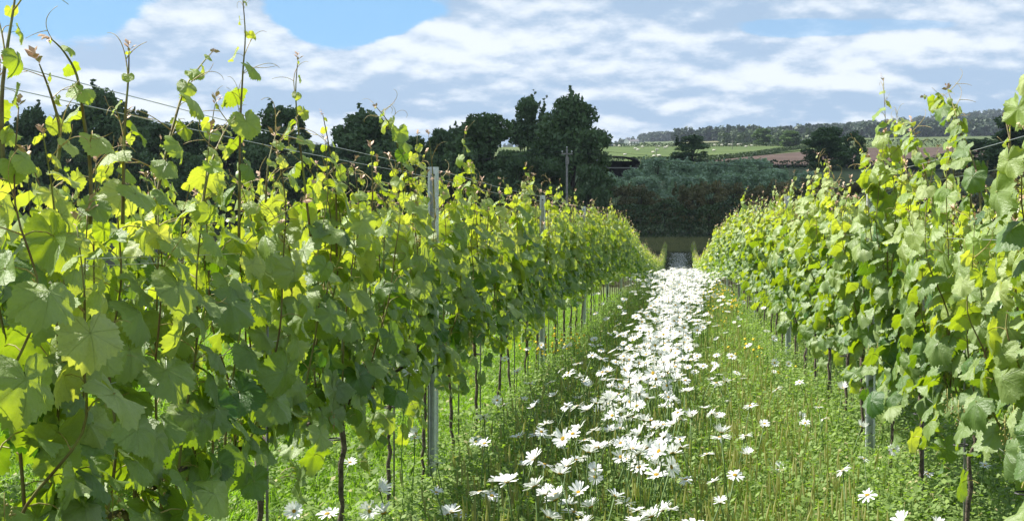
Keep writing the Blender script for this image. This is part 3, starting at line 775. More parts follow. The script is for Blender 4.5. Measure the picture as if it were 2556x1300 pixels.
def grow(x, y, seed, side, heroes=(), density=1.0, ns=10, z0=None):
    v = Vine(seed, side); r = v.r
    gz = ground_z(x, y) if z0 is None else z0; v.gz = gz
    def hh(yy): return (ground_z(x, yy) if z0 is None else z0)
    v.trunk = [(x + r.gauss(0, .01), y, gz - .06)]; v.rad = [.0115 * r.uniform(.8, 1.15)] + [.0092 * r.uniform(.78, 1.3) for _ in range(11)] + [.015]
    bx, by = r.gauss(0, .03), r.gauss(0, .04)
    for k in range(1, 13): v.trunk.append((x + bx * k / 12 + r.gauss(0, .005), y + by * k / 12 + r.gauss(0, .006), gz + .70 * k / 12))
    head = Vector(v.trunk[-1]); v.canes = []
    for s_ in (-1, 1):                                   # arms laid along the fruiting wire
        pts = [head, head + Vector((r.gauss(0, .02), s_ * .10, .07)), head + Vector((r.gauss(0, .02), s_ * .26, .09)), head + Vector((0, s_ * .42, .07))]
        v.canes.append(pts)
    ht = 1.70 + r.gauss(0, .05) - (.05 if heroes and y < 5.2 else 0) - (.03 if side < 0 else 0)
    for k in range(ns):
        yo = -.42 + .84 * (k + r.uniform(.1, .9)) / ns
        top = ht + r.gauss(0, .11) + (r.uniform(.10, .30) if r.random() < (.08 if heroes else .18) else 0)
        lean = r.gauss(0, .07); px_ = r.gauss(0, .09)
        b0 = Vector((head.x, y + yo, gz + .74 + r.gauss(0, .02)))
        pts = [b0]
        m_ = 5
        for q in range(1, m_ + 1):
            u = q / m_
            pts.append(Vector((x + px_ * math.sin(u * 2.2) + r.gauss(0, .015), y + yo + lean * u + r.gauss(0, .012), gz + .74 + (top - .74) * u)))
        if r.random() < .35: pts[-1] += Vector((r.gauss(0, .08), r.gauss(0, .1), -.04))
        v.shoot(pts, sparse=1.0 / density)
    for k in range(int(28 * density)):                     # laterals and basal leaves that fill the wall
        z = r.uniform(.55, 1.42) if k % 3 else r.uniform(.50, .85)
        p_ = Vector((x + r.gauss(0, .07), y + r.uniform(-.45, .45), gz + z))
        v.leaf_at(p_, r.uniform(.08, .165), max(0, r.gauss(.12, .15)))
    for pts in heroes: v.shoot(pts, r0=.0050, sparse=1.05, sizes=.66, tendril=.45, start=.0)
    return v

def emit(v, root, far=False):
    inv_ = Vector(root.location)
    mb = MB(); mb.tube([Vector(p_) - inv_ for p_ in v.trunk], v.rad, 8)
    for c_ in v.canes: mb.tube([p_ - inv_ for p_ in c_], [.011, .009, .008, .006], 6)
    part('trunk', mb, M['bark'], root, True)
    if far: return
    for pts, rad in v.shoots:
        mb = MB(); mb.tube([p_ - inv_ for p_ in pts], rad, 5); part('shoot', mb, M['cane'], root, True)
    lv = [l_ for l_ in v.leaves if not any(l_[0].z - v.gz > 1.42 and py_ - 1.6 < l_[0].y < py_ + .02 and abs(l_[0].x * py_ - px_ * l_[0].y) / math.hypot(px_, py_) < .07 for px_, py_ in ((-1.396, 6.76), (-1.396, 12.06)))]
    for p_, rot, size, age, rn in lv[:300]:
        o = bpy.data.objects.new('leaf', LEAVES[v.r.randrange(len(LEAVES))]); COL.objects.link(o); o.parent = root
        o.matrix_basis = Matrix.Translation(p_ - inv_) @ rot.to_4x4() @ Matrix.Diagonal((size, size, size, 1))
        o.color = (age, rn, 0, 1)
    for p_, L, d in v.tendrils:
        o = bpy.data.objects.new('tendril', TENDRILS[v.r.randrange(6)]); COL.objects.link(o); o.parent = root
        o.matrix_basis = Matrix.Translation(p_ - inv_) @ d.to_track_quat('Z', 'Y').to_matrix().to_4x4() @ Matrix.Diagonal((L, L, L, 1))
    for p_, L, d in v.tips:
        o = bpy.data.objects.new('shoot_tip', TIPS[v.r.randrange(4)]); COL.objects.link(o); o.parent = root
        o.matrix_basis = Matrix.Translation(p_ - inv_) @ d.to_track_quat('Z', 'Y').to_matrix().to_4x4() @ Matrix.Diagonal((L, L, L, 1))

def mass(v):
    """all leaves, shoots and tips of a far vine in two meshes"""
    vs = []; fs = []; cs = []; b_ = 0
    for i, (p_, rot, size, age, rn) in enumerate(v.leaves):
        A, Fc = LOW[i % 8]
        W_ = (A * size) @ np.array(rot.transposed()) + np.array(p_)
        vs.append(W_); fs += [tuple(k + b_ for k in f) for f in Fc]; cs += [(age, rn, 0, 1)] * len(A); b_ += len(A)
    V_ = np.concatenate(vs)
    me = bpy.data.meshes.new('foliage'); me.from_pydata(V_.tolist(), [], fs); me.materials.append(M['leaf_far'])
    me.polygons.foreach_set('use_smooth', [True] * len(fs))
    ca = me.color_attributes.new('Col', 'FLOAT_COLOR', 'POINT'); ca.data.foreach_set('color', np.array(cs, dtype=np.float32).ravel())
    mb = MB()
    for pts, rad in v.shoots: mb.tube(pts[::3] + [pts[-1]], [rad[0], rad[0] * .8, rad[0] * .6, rad[0] * .5, rad[0] * .45, rad[0] * .4, rad[0] * .35, .0015][:len(pts[::3]) + 1], 4)
    for p_, L, d in v.tips:
        for k in range(3):
            e = Vector((random.gauss(0, .6), random.gauss(0, .6), 1)).normalized() * L * 1.3; s_ = e.cross(Vector((.3, .2, .1))).normalized() * L * .35
            mb.add([p_, p_ + e * .5 + s_, p_ + e, p_ + e * .5 - s_], [(0, 1, 2, 3)], 1)
    return me, mb.mesh('shoots', [M['cane'], M['tip']])

XL, XR = -1.396, 1.10
def inrow(X, px, py): Yv = F * X / (px - VX); return Vector((X, Yv, Zp(py, Yv)))
# individually recognisable shoots against the sky, traced as points in the row's own plane
HL = [[(8, 420), (4, 250), (18, 120), (34, 20), (44, -60)], [(225, 560), (226, 430), (208, 290), (192, 190), (160, 130), (128, 98)],
      [(140, 430), (150, 330), (128, 240), (98, 160)], [(306, 560), (308, 440), (312, 300), (320, 200), (322, 130)],
      [(385, 520), (410, 400), (436, 300), (462, 220), (500, 165), (530, 130)], [(596, 600), (598, 430), (600, 300), (606, 180), (612, 90), (606, 0)],
      [(775, 590), (758, 440), (744, 320), (738, 230), (743, 152)], [(840, 640), (838, 480), (822, 370), (806, 288)],
      [(1012, 480), (1000, 400), (978, 320), (940, 268)], [(928, 560), (930, 460), (926, 372)], [(1084, 520), (1080, 430), (1070, 338)],
      [(498, 560), (520, 430), (560, 330), (590, 290)], [(662, 560), (668, 420), (690, 330)]]
HR = [[(2450, 560), (2440, 440), (2400, 330), (2350, 262), (2308, 240)], [(2425, 520), (2412, 400), (2390, 300), (2366, 225)],
      [(2536, 560), (2532, 420), (2510, 300)], [(2330, 520), (2300, 400), (2262, 330), (2220, 300)], [(2200, 560), (2190, 460), (2150, 372)], [(2080, 560), (2076, 470), (2060, 400)]]
HERO = {'L': [[inrow(XL + .05, *q) for q in h] for h in HL], 'R': [[inrow(XR - .02, *q) for q in h] for h in HR]}
HERO['R'][0] = [p_ for p_ in HERO['R'][0]]

LP = [6.76 + 5.3 * k for k in range(19)]; RP = [7.0 + 5.3 * k for k in range(19)]
ORD = ['first', 'second', 'third', 'fourth', 'fifth', 'sixth', 'seventh', 'eighth']
def vine_label(side, y, posts, n_near):
    if y < posts[0]:
        return 'leafy grapevine in the %s row, %s trunk on the camera side of the nearest steel post' % (side, ORD[n_near])
    i = max(k for k in range(len(posts)) if posts[k] <= y)
    return None, i
NEAR_END = 30.0
VARI = {}
def far_variant(side, k):
    key = (side, k % 7)
    if key not in VARI:
        v = grow(0, 0, 900 + 31 * key[1] + (500 if side > 0 else 0), side, density=.95, ns=10, z0=0.0)
        rt = bpy.data.objects.new('tmp', None); 
        mb = MB(); mb.tube([Vector(p_) for p_ in v.trunk], v.rad, 6)
        for c_ in v.canes: mb.tube(c_, [.011, .009, .008, .006], 5)
        VARI[key] = (*mass(v), mb.mesh('trunk', M['bark'], True)); bpy.data.objects.remove(rt)
    return VARI[key]
def row(X, side, name, first, last, posts, heroes, near_end):
    ys_ = list(np.arange(first, last, .85))
    before = [y for y in ys_ if y < posts[0]]
    used = set(); cnt = {}
    for n_, y in enumerate(ys_):
        yy = y + random.gauss(0, .03); z = ground_z(X, yy)
        if y < near_end:
            if y < posts[0]: lab = 'leafy grapevine in the %s row, %s trunk before its nearest steel post' % (name, ORD[len(before) - 1 - n_])
            else:
                i = max(k for k in range(len(posts)) if posts[k] <= y); cnt[i] = cnt.get(i, -1) + 1
                lab = 'leafy grapevine in the %s row, %s trunk beyond the %s steel post' % (name, ORD[cnt[i]], ORD[i])
            root = empty('grapevine', (X, yy, z), lab, 'grapevine', 'grapevines of the %s row' % name)
            hs = [h for j, h in enumerate(heroes) if j not in used and (abs(h[0].y - y) <= .43 or (n_ == 0 and h[0].y < y))]
            for j, h in enumerate(heroes):
                if h in hs: used.add(j)
            v = grow(X, yy, 1000 + n_ + (7000 if side < 0 else 0), side, hs)
            emit(v, root)
            if y < 10:
                for k in range(5):
                    o = link('grape_cluster', CLUSTER, root, (rnd(-.08, .08), rnd(-.35, .35), rnd(.8, .95)))
                mb = MB(); tz = .62; mb.tube([(-.03 * math.cos(a), .022 * math.sin(a), tz) for a in np.linspace(0, 2 * math.pi, 9)], .003, 4); part('tie', mb, M['tie'], root)
            if 3.5 < y < 20:
                mb = MB(); mb.tube([(0, 0, -.2), (0, 0, .6), (0, 0, 1.15)], .005, 6)
                o = link('support_rod', mb.mesh('support_rod', M['rod'], True), None, (X + .02, yy + .028, z))
                tag(o, 'thin rod beside the ' + lab.replace('leafy grapevine in the ', '').replace(' its nearest', ' the nearest'), 'rod', 'thin rods supporting the vine trunks')
        else:
            fo, sh, tr = far_variant(side, n_ * 3 + (n_ // 7))
            far_lab = 'small distant grapevine in the far shaded end of the %s row' if y > 80 else 'small distant grapevine in the sunlit far stretch of the %s row'
            root = empty('grapevine', (X, yy, z), far_lab % name if name in ('left', 'right') else 'grapevine of the next row, glimpsed through the %s row' % name.split()[-1], 'grapevine', 'grapevines of the %s row' % name)
            f = link('foliage', fo, root); f['kind'] = 'stuff'; link('shoots', sh, root)['kind'] = 'stuff'; link('trunk', tr, root)
            root.scale = (1, 1, random.uniform(.95, 1.05)); 
row(XL, 1, 'left', 3.99 - 3 * .85, 105, LP, HERO['L'], NEAR_END)
row(XR, -1, 'right', 4.72 - 3 * .85, 105, RP, HERO['R'], NEAR_END)
for X, side, nm, y0 in ((XL - 2.5, 1, 'outer left', 5.0), (XR + 2.5, -1, 'outer right', 6.0)):
    row(X, side, nm, y0, 44, [6 + 5.3 * k for k in range(12)], [], 0)

# ------------------------------------------------------------------ posts and wires
def post_mesh():
    mb = MB(); w_, d_, t_, lip = .052, .036, .0022, .012
    H = 1.82
    # open channel section: web, two flanges, two lips
    sec = [(-w_ / 2, d_ / 2 - t_, w_ / 2, d_ / 2), (-w_ / 2, -d_ / 2, -w_ / 2 + t_, d_ / 2 - t_), (w_ / 2 - t_, -d_ / 2, w_ / 2, d_ / 2 - t_),
           (-w_ / 2 + t_, -d_ / 2, -w_ / 2 + lip, -d_ / 2 + t_), (w_ / 2 - lip, -d_ / 2, w_ / 2 - t_, -d_ / 2 + t_)]
    for x0, y0, x1, y1 in sec: mb.box(x0, x1, y0, y1, -.3, H)
    mb.box(-w_ / 2 - .001, w_ / 2 + .001, -.004, .004, .2, .2 + .001)
    return mb.mesh('channel', M['galv'])
PM = post_mesh()
mb = MB()
for k in range(34):
    z = .12 + k * .05
    for s in (-1, 1):
        mb.add([(s * .0262, -.010, z), (s * .0262, -.002, z + .012), (s * .0262, .006, z + .012), (s * .0262, -.002, z)], [(0, 1, 2, 3)])
        mb.box(s * .0285 - .002, s * .0285 + .002, -.012, .004, z + .012, z + .016)
SLOTS = mb.mesh('wire_hooks', M['galv'])
mb = MB()
mb.tube([(0, -.0181, 1.775), (0, -.0135, 1.775)], .006, 8)
mb.tube([(-.0, .0155, 1.775), (-.0, .012, 1.775)], .006, 8)
HOLE = mb.mesh('hole', M['slot'])
def post(X, y, lab, grp, detail):
    z = ground_z(X, y); o = empty('vineyard_post', (X, y, z), lab, 'post', grp)
    o.rotation_euler = (random.gauss(0, .006), random.gauss(0, .008), random.gauss(0, .05))
    link('channel', PM, o)
    if detail:
        link('wire_hooks', SLOTS, o)['kind'] = 'stuff'; link('hole', HOLE, o)
for nm, X, P in (('left', XL, LP), ('right', XR, RP)):
    for i, y in enumerate(P):
        if y > 104: continue
        lab = '%s galvanised steel channel post of the %s vine row' % ({0: 'nearest'}.get(i, ORD[min(i, 7)]), nm) if i < 6 else 'distant small steel post far along the %s vine row' % nm
        post(X, y, lab, 'steel posts of the %s row' % nm, i < 3)
for nm, X, hs in (('left', XL, (.74, 1.10, 1.38, 1.40, 1.765, 1.80)), ('right', XR, (.74, 1.10, 1.44, 1.69, 1.765))):
    for k, h in enumerate(hs):
        mb = MB(); side = .03 if k % 2 else -.03
        pts = [(X + side, y, ground_z(X, y) + h - .012 * (1 - math.cos((y - LP[0]) / 5.3 * 2 * math.pi)) / 2) for y in list(np.arange(-2, 40, .9)) + list(np.arange(42, 106, 4))]
        mb.tube(pts, .0013, 5)
        hn = ['lowest', 'second lowest', 'middle', 'upper middle', 'second highest', 'topmost'] if nm == 'left' else ['lowest', 'second lowest', 'middle', 'second highest', 'topmost']
        tag(link('trellis_wire', mb.mesh('trellis_wire', M['wire'], True)), '%s steel wire strung along the %s vine row' % (hn[k], nm), 'wire', 'trellis wires')

# ------------------------------------------------------------------ daisies
def petal_geo(seed, L=1.0):
    r = random.Random(seed); w_ = r.uniform(.095, .125); bend = r.uniform(-.12, .28); vs = []; droop = r.uniform(-.1, .2)
    prof = [(.0, .5), (.35, .95), (.75, 1.0), (.93, .72), (1.0, .25)]
    for u, q in prof:
        z = bend * math.sin(u * 1.5) - droop * u * u * .6
        vs += [(-w_ * q, u, z + .012), (0, u * (1 if u < 1 else .985), z - .015), (w_ * q, u, z + .012)]
    fs = []
    for i in range(4): fs += [(3 * i, 3 * i + 1, 3 * i + 4, 3 * i + 3), (3 * i + 1, 3 * i + 2, 3 * i + 5, 3 * i + 4)]
    return vs, fs
def one_petal(seed):
    mb = MB(); vs, fs = petal_geo(seed); mb.add([(x, .13 + y * .87, z) for x, y, z in vs], fs); return mb.mesh('petal', M['petal'], True)
PETALS = [one_petal(i) for i in range(5)]
def head_mesh(seed, n=18):
    r = random.Random(seed); mb = MB(); lift = r.choice((r.uniform(-.2, .1), r.uniform(0, .35), r.uniform(.3, .9)))
    for k in range(n):
        if r.random() < .07: continue
        vs, fs = petal_geo(seed * 40 + k); a = 2 * math.pi * k / n + r.gauss(0, .06); L = r.uniform(.82, 1.05); lf = lift + r.gauss(0, .09)
        ca, sa = math.cos(a), math.sin(a); out_ = []
        for x, y, z in vs:
            y2 = .12 + y * .88 * L; z2 = z + (y2 - .12) * lf; out_.append((x * ca - y2 * sa, x * sa + y2 * ca, z2))
        mb.add(out_, fs)
    return mb.mesh('petals', M['petal'], True)
HEADS = [head_mesh(i, 14 + i % 3 * 3) for i in range(15)]
def disc_mesh():
    mb = MB(); n = 12; vs = []; fs = []
    for i, (r_, z) in enumerate(((.20, -.03), (.235, .02), (.21, .08), (.13, .115), (.0, .11))):
        for k in range(n): vs.append((r_ * math.cos(2 * math.pi * k / n), r_ * math.sin(2 * math.pi * k / n), z))
    for i in range(4):
        for k in range(n): fs.append((i * n + k, i * n + (k + 1) % n, (i + 1) * n + (k + 1) % n, (i + 1) * n + k))
    mb.add(vs, fs); return mb.mesh('disc', M['disc'], True)
DISC = disc_mesh()
def calyx_mesh():
    mb = MB(); mb.tube([(0, 0, -.14), (0, 0, -.07), (0, 0, -.02)], [.05, .17, .22], 8); return mb.mesh('calyx', M['stem'], True)
CALYX = calyx_mesh()
def stem_mesh(seed):
    r = random.Random(seed); mb = MB(); b1, b2 = r.gauss(0, .05), r.gauss(0, .05)
    mb.tube([(b1 * (1 - u) * u * 3, b2 * (1 - u) * u * 3, u) for u in (0, .25, .5, .75, 1)], [.0030, .0027, .0024, .0022, .0026], 5)
    for k in range(4):
        z = r.uniform(.05, .5); a = r.uniform(0, 6.28); d = Vector((math.cos(a), math.sin(a), .9)); s_ = Vector((-math.sin(a), math.cos(a), 0)) * .006
        p_ = Vector((0, 0, z)); mb.add([p_, p_ + d * .04 + s_, p_ + d * .085, p_ + d * .04 - s_], [(0, 1, 2, 3)])
    return mb.mesh('stem', M['stem'], True)
STEMS = [stem_mesh(i) for i in range(5)]
def daisy_pose(face=None):
    if face is None:
        q = random.random()
        if q < .78: d = Vector((random.gauss(-.12, .28), random.gauss(.05, .28), 1))
        elif q < .95: d = Vector((random.gauss(-.2, .5), random.gauss(-.35, .35), 1))
        else: d = Vector((random.gauss(0, .6), random.gauss(-.9, .3), .6))
    else: d = Vector(face)
    return d.normalized()
def daisy(X, Y, h, size, label, group, fine, face=None):
    z = ground_z(X, Y); root = empty('daisy', (X, Y, z), label, 'daisy', group)
    d = daisy_pose(face); M3 = d.to_track_quat('Z', 'Y').to_matrix() @ Matrix.Rotation(rnd(0, 6.28), 3, 'Z')
    lean = Vector((random.gauss(0, .03), random.gauss(0, .03), h))
    s_ = link('stem', random.choice(STEMS), root)
    ax = lean.to_track_quat('Z', 'Y').to_matrix().to_4x4(); s_.matrix_basis = ax @ Matrix.Diagonal((1, 1, lean.length, 1))
    Rr = size / 2
    def put(o, extra=None):
        o.matrix_basis = Matrix.Translation(lean) @ M3.to_4x4() @ (extra or Matrix.Identity(4)) @ Matrix.Diagonal((Rr, Rr, Rr, 1)); return o
    put(link('disc', DISC, root)); put(link('calyx', CALYX, root))
    if fine:
        n = random.choice((16, 18, 20)); lift = random.choice((random.uniform(-.2, .1), random.uniform(.1, .4), random.uniform(.3, .7)))
        for k in range(n):
            if random.random() < .04: continue
            e = Matrix.Rotation(2 * math.pi * k / n + random.gauss(0, .06), 4, 'Z') @ Matrix.Rotation(math.atan(lift + random.gauss(0, .1)), 4, 'X')
            put(link('petal', PETALS[k % 5], root), e)
    else: put(link('petals', random.choice(HEADS), root))
    return root
# single daisies one can point at: (px, py of head, distance, size, facing, label)
SING = [(770, 1272, 4.9, .085, (.1, -1, .5), 'white daisy facing the camera at the bottom, left of a pair below the left vines'),
        (928, 1272, 5.0, .092, (-.1, -1, .5), 'white daisy facing the camera at the bottom, right of a pair below the left vines'),
        (862, 1292, 5.1, .08, (0, -.3, 1), 'white daisy seen side-on between the two bottom daisies below the left vines'),
        (1027, 932, 5.6, .075, (.2, -.35, .8), 'tall white daisy standing against the dark lower leaves of the left row'),
        (1050, 1078, 5.7, .075, (-.6, -.7, .5), 'shaded tilted daisy just left of the nearest left post'),
        (1234, 998, 8.0, .075, (0, -1, .35), 'upright daisy with yellow centre right of the nearest left post'),
        (892, 1160, 5.6, .07, (.2, -.3, 1), 'small side-on daisy between thin trunks of the left row'),
        (2215, 1118, 6.1, .075, (0, -1, .25), 'daisy facing the camera beside the nearest right steel post'),
        (1932, 1164, 6.0, .08, (.1, -.5, .8), 'lone daisy on a tall stem right of the flower strip'),
        (2008, 1046, 7.5, .075, (.5, -.5, .8), 'tilted daisy halfway between flower strip and nearest right post'),
        (2140, 1264, 5.6, .075, (.6, -.3, .7), 'half-closed daisy near the bottom before the nearest right post'),
        (2298, 1176, 5.6, .06, (0, -.2, 1), 'thin side-on daisy in front of a trunk of the right row'),
        (2460, 1160, 5.3, .055, (.1, -.3, 1), 'small daisy at the lower right under the near right vines'),
        (1190, 1100, 6.6, .075, (0, -.6, .8), 'yellow-centred daisy right of the nearest left post near the ground'),
        (1650, 1136, 5.4, .088, (0, -.55, .8), 'large daisy with bright yellow centre in the middle of the strip'),
        (1870, 1136, 5.8, .08, (0, -.3, 1), 'daisy on the right border of the flower strip near the camera')]
for px, py, Y, sz, fc, lab in SING:
    X = (px - VX) / F * Y; h = Zp(py, Y) - ground_z(X, Y)
    daisy(X, Y, h, sz, lab, None, True, fc)
def strip_c(Y): return float(np.interp(Y, [4, 6, 8, 12, 20, 30], [-.26, -.22, -.16, -.10, .03, .0])) + .04 * math.sin(Y * 1.7)
cand = []
rd = random.Random(99)
def strip_w(Y): return float(np.interp(Y, [4, 6, 8, 12, 17, 22, 30, 110], [.36, .37, .36, .30, .36, .50, .50, .45]))
Y = 3.4
dens_tab = ([3.4, 6, 8, 12, 30, 110], [56, 72, 84, 84, 95, 60])
while Y < 33:
    dens = float(np.interp(Y, *dens_tab)); wd = strip_w(Y)
    step = .05; n = dens * step * wd * 2
    for k in range(int(n) + (rd.random() < n % 1)):
        cand.append((strip_c(Y) + rd.gauss(0, wd * .55), Y + rd.random() * step, rd.gauss(.60, .055)))
    if rd.random() < .65: cand.append((rd.uniform(-1.3, 1.0), Y, rd.uniform(.32, .6)))
    Y += step
cand.sort(key=lambda c_: c_[1])
for i, (X, Y, h) in enumerate(cand[:300]):
    o_ = (X - strip_c(Y)) / strip_w(Y)
    where = 'scattered in grass left of' if o_ < -1.3 else 'scattered in grass right of' if o_ > 1.3 else 'on the left border of' if o_ < -.55 else 'on the right border of' if o_ > .55 else 'crowded in the middle of'
    dist = 'nearest end' if Y < 4.8 else 'near part' if Y < 6 else 'middle part'
    daisy(X, Y, h, rd.uniform(.054, .090), 'white daisy %s the %s of the flower strip' % (where, dist), 'daisies of the flower strip', i < 55)

def scatter(name, protos, pts, rots, scls, label, cat):
    """one object: prototype meshes instanced on points by geometry nodes"""
    col = bpy.data.collections.new(name + ' prototypes')
    for i, me in enumerate(protos):
        o = bpy.data.objects.new('%s_piece' % name, me); col.objects.link(o)
    me = bpy.data.meshes.new(name); me.vertices.add(len(pts)); me.vertices.foreach_set('co', np.asarray(pts, dtype=np.float32).ravel())
    a = me.attributes.new('rot', 'FLOAT_VECTOR', 'POINT'); a.data.foreach_set('vector', np.asarray(rots, dtype=np.float32).ravel())
    a = me.attributes.new('scl', 'FLOAT', 'POINT'); a.data.foreach_set('value', np.asarray(scls, dtype=np.float32).ravel())
    a = me.attributes.new('pick', 'INT', 'POINT'); a.data.foreach_set('value', rng.integers(0, len(protos), len(pts)).astype(np.int32))
    o = link(name, me); tag(o, label, cat, kind='stuff')
    ng = bpy.data.node_groups.new(name, 'GeometryNodeTree')
    ng.interface.new_socket('Geometry', in_out='INPUT', socket_type='NodeSocketGeometry'); ng.interface.new_socket('Geometry', in_out='OUTPUT', socket_type='NodeSocketGeometry')
    N_ = ng.nodes; gi = N_.new('NodeGroupInput'); go = N_.new('NodeGroupOutput'); ip = N_.new('GeometryNodeInstanceOnPoints'); ci = N_.new('GeometryNodeCollectionInfo')
    ci.inputs[0].default_value = col; ci.inputs['Separate Children'].default_value = True; ci.inputs['Reset Children'].default_value = True
    ip.inputs['Pick Instance'].default_value = True
    def at(nm, ty):
        q = N_.new('GeometryNodeInputNamedAttribute'); q.data_type = ty; q.inputs[0].default_value = nm; return [s for s in q.outputs if s.enabled and s.name == 'Attribute'][0]
    er = N_.new('FunctionNodeEulerToRotation')
    ng.links.new(gi.outputs[0], ip.inputs['Points']); ng.links.new(ci.outputs[0], ip.inputs['Instance'])
    ng.links.new(at('pick', 'INT'), ip.inputs['Instance Index']); ng.links.new(at('rot', 'FLOAT_VECTOR'), er.inputs[0]); ng.links.new(er.outputs[0], ip.inputs['Rotation'])
    ng.links.new(at('scl', 'FLOAT'), ip.inputs['Scale']); ng.links.new(ip.outputs[0], go.inputs[0])
    o.modifiers.new('scatter', 'NODES').node_group = ng
    return o
def whole_daisy(seed, low):
    r = random.Random(seed); mb = MB(); R_ = .042; d = daisy_pose(); rot = d.to_track_quat('Z', 'Y').to_matrix()
    h = .6; mb.tube([(0, 0, 0), (0, 0, h)], .0025, 3, 2, False)
    lift = r.uniform(-.1, .35); n = 11 if low else 16
    for k in range(n):
        a = 2 * math.pi * k / n + r.gauss(0, .08); L = r.uniform(.85, 1.05); w_ = .17
        q = [(0, .15, 0), (w_, .6, .6 * lift), (.06, L, L * lift - .05), (-w_, .6, .6 * lift)]
        ca, sa = math.cos(a), math.sin(a)
        mb.add([rot @ (Vector((x * ca - y * sa, x * sa + y * ca, z)) * R_) + Vector((0, 0, h)) for x, y, z in q], [(0, 1, 2, 3)], 0)
    mb.add([rot @ (Vector((.23 * math.cos(a), .23 * math.sin(a), .03)) * R_) + Vector((0, 0, h)) for a in np.arange(0, 6.28, 1.05)] + [rot @ Vector((0, 0, .11 * R_)) + Vector((0, 0, h))], [(k, (k + 1) % 6, 6) for k in range(6)], 1)
    return mb.mesh('daisy', [M['petal'], M['disc'], M['stem']])
rest = cand[300:]
# the shaded strip beyond the dip
for k in range(1900):
    Y = rd.uniform(80, 106); rest.append((rd.gauss(-.12, .42), Y, .6))
for k in range(900):
    Y = rd.uniform(33, 80); rest.append((rd.gauss(-.12, .32), Y, .6))
scatter('daisies', [whole_daisy(i, True) for i in range(10)], [(X, Y, ground_z(X, Y)) for X, Y, h in rest], [(0, 0, rd.gauss(0, .5)) for _ in rest], [h / .6 * rd.uniform(.97, 1.03) for X, Y, h in rest],
        'dense carpet of white daisies farther down the alley', 'daisies')

# ------------------------------------------------------------------ grasses and herbs
def tuft(seed, n, h, spread, wid, lean, dry=.0, seg=3, head=False):
    r = random.Random(seed); mb = MB()
    for k in range(n):
        a = r.uniform(0, 6.28); rad = spread * math.sqrt(r.random()); b_ = Vector((rad * math.cos(a), rad * math.sin(a), 0))
        H = h * r.uniform(.55, 1.1); d = Vector((r.gauss(0, lean), r.gauss(0, lean), 0)); s_ = Vector((math.cos(a + 1), math.sin(a + 1), 0)) * wid * r.uniform(.7, 1.2)
        mb.col = (min(1, max(0, r.gauss(.5, .3))), (r.uniform(.5, 1) if r.random() < dry else 0), 0, 1)
        vs = []
        for q in range(seg):
            u = q / seg; p_ = b_ + Vector((0, 0, H * u * (1 - .15 * u * d.length * 3))) + d * H * u * u * 1.6; vs += [p_ - s_ * (1 - u * .75), p_ + s_ * (1 - u * .75)]
        vs.append(b_ + Vector((0, 0, H * (1 - .5 * d.length))) + d * H * 1.6)
        fs = [(2 * q, 2 * q + 1, 2 * q + 3, 2 * q + 2) for q in range(seg - 1)] + [(2 * seg - 2, 2 * seg - 1, 2 * seg)]
        mb.add(vs, fs)
        if head and k % 2 == 0:
            mb.col = (r.random(), r.uniform(.6, 1), 0, 1); t_ = vs[-1]; e = Vector((d.x * .5, d.y * .5, 1)).normalized()
            mb.tube([t_ - e * .07, t_ - e * .035, t_ + e * .01], [.0015, .0055, .001], 4)
    return mb.mesh('tuft', M['tallgrass'] if head or dry > .2 else M['grass'])
def herb(seed, n, h, leaf):
    r = random.Random(seed); mb = MB()
    for k in range(n):
        z = h * r.uniform(.15, 1); a = r.uniform(0, 6.28); rad = .07 * math.sqrt(r.random()); L = leaf * r.uniform(.6, 1.3)
        c_ = Vector((rad * math.cos(a), rad * math.sin(a), z)); d = Vector((math.cos(a), math.sin(a), r.uniform(-.3, .8))).normalized(); s_ = Vector((-math.sin(a), math.cos(a), r.uniform(-.3, .3))) * L * .36
        mb.col = (min(1, max(0, r.gauss(.5, .3))), 1 if r.random() < .04 else 0, 0, 1)
        mb.add([c_, c_ + d * L * .5 + s_, c_ + d * L, c_ + d * L * .5 - s_], [(0, 1, 2, 3)])
        if k % 5 == 0: mb.tube([(0, 0, 0), c_], .0014, 3, 0, False)
    return mb.mesh('herb', M['forb'])
def blossom(seed, material, n, h, size):
    r = random.Random(seed); mb = MB()
    for k in range(n):
        a = r.uniform(0, 6.28); rad = .12 * math.sqrt(r.random()); x, y, z = rad * math.cos(a), rad * math.sin(a), h * r.uniform(.6, 1.1)
        mb.tube([(x, y, 0), (x, y, z)], .0012, 3, 1, False)
        mb.tube([(x, y, z - size * .35), (x, y, z), (x, y, z + size * .35), (x, y, z + size * .4)], [size * .25, size * .55, size * .35, .001], 6, 0)
    return mb.mesh('blossom', [material, M['stem']])
SHORT = [tuft(i, 16, .11, .06, .0032, .30) for i in range(6)]
TALL = [tuft(20 + i, 16, .30, .08, .0030, .60, .05, 4) for i in range(6)]
SEED = [tuft(40 + i, 6, .48, .05, .0016, .16, .2, 4, True) for i in range(5)]
HERB = [herb(60 + i, 60, .26, .020) for i in range(5)]
LOWH = [herb(80 + i, 40, .10, .022) for i in range(5)]
def pts_in(n, x0, x1, y0, y1, pw=2.0):
    """points denser near the camera"""
    u = rng.uniform(0, 1, n); k = 1 - pw
    Y = (y0 ** k + u * (y1 ** k - y0 ** k)) ** (1 / k)
    return rng.uniform(x0, x1, n), Y
def place(name, protos, X, Y, s0, s1, label, cat, grow_far=True):
    n = len(X); sc = rng.uniform(s0, s1, n) * (1 if not grow_far else 1)
    P = [(x, y, ground_z(x, y) - .01) for x, y in zip(X, Y)]
    rot = np.stack([rng.normal(0, .08, n), rng.normal(0, .08, n), rng.uniform(0, 6.28, n)], 1)
    return scatter(name, protos, P, rot, sc, label, cat)
X, Y = pts_in(34000, -7.5, 6.5, 3.2, 45, 1.6)
place('grass', SHORT, X, Y, .7, 1.7, 'short bright green grass under the vines and between the rows', 'grass')
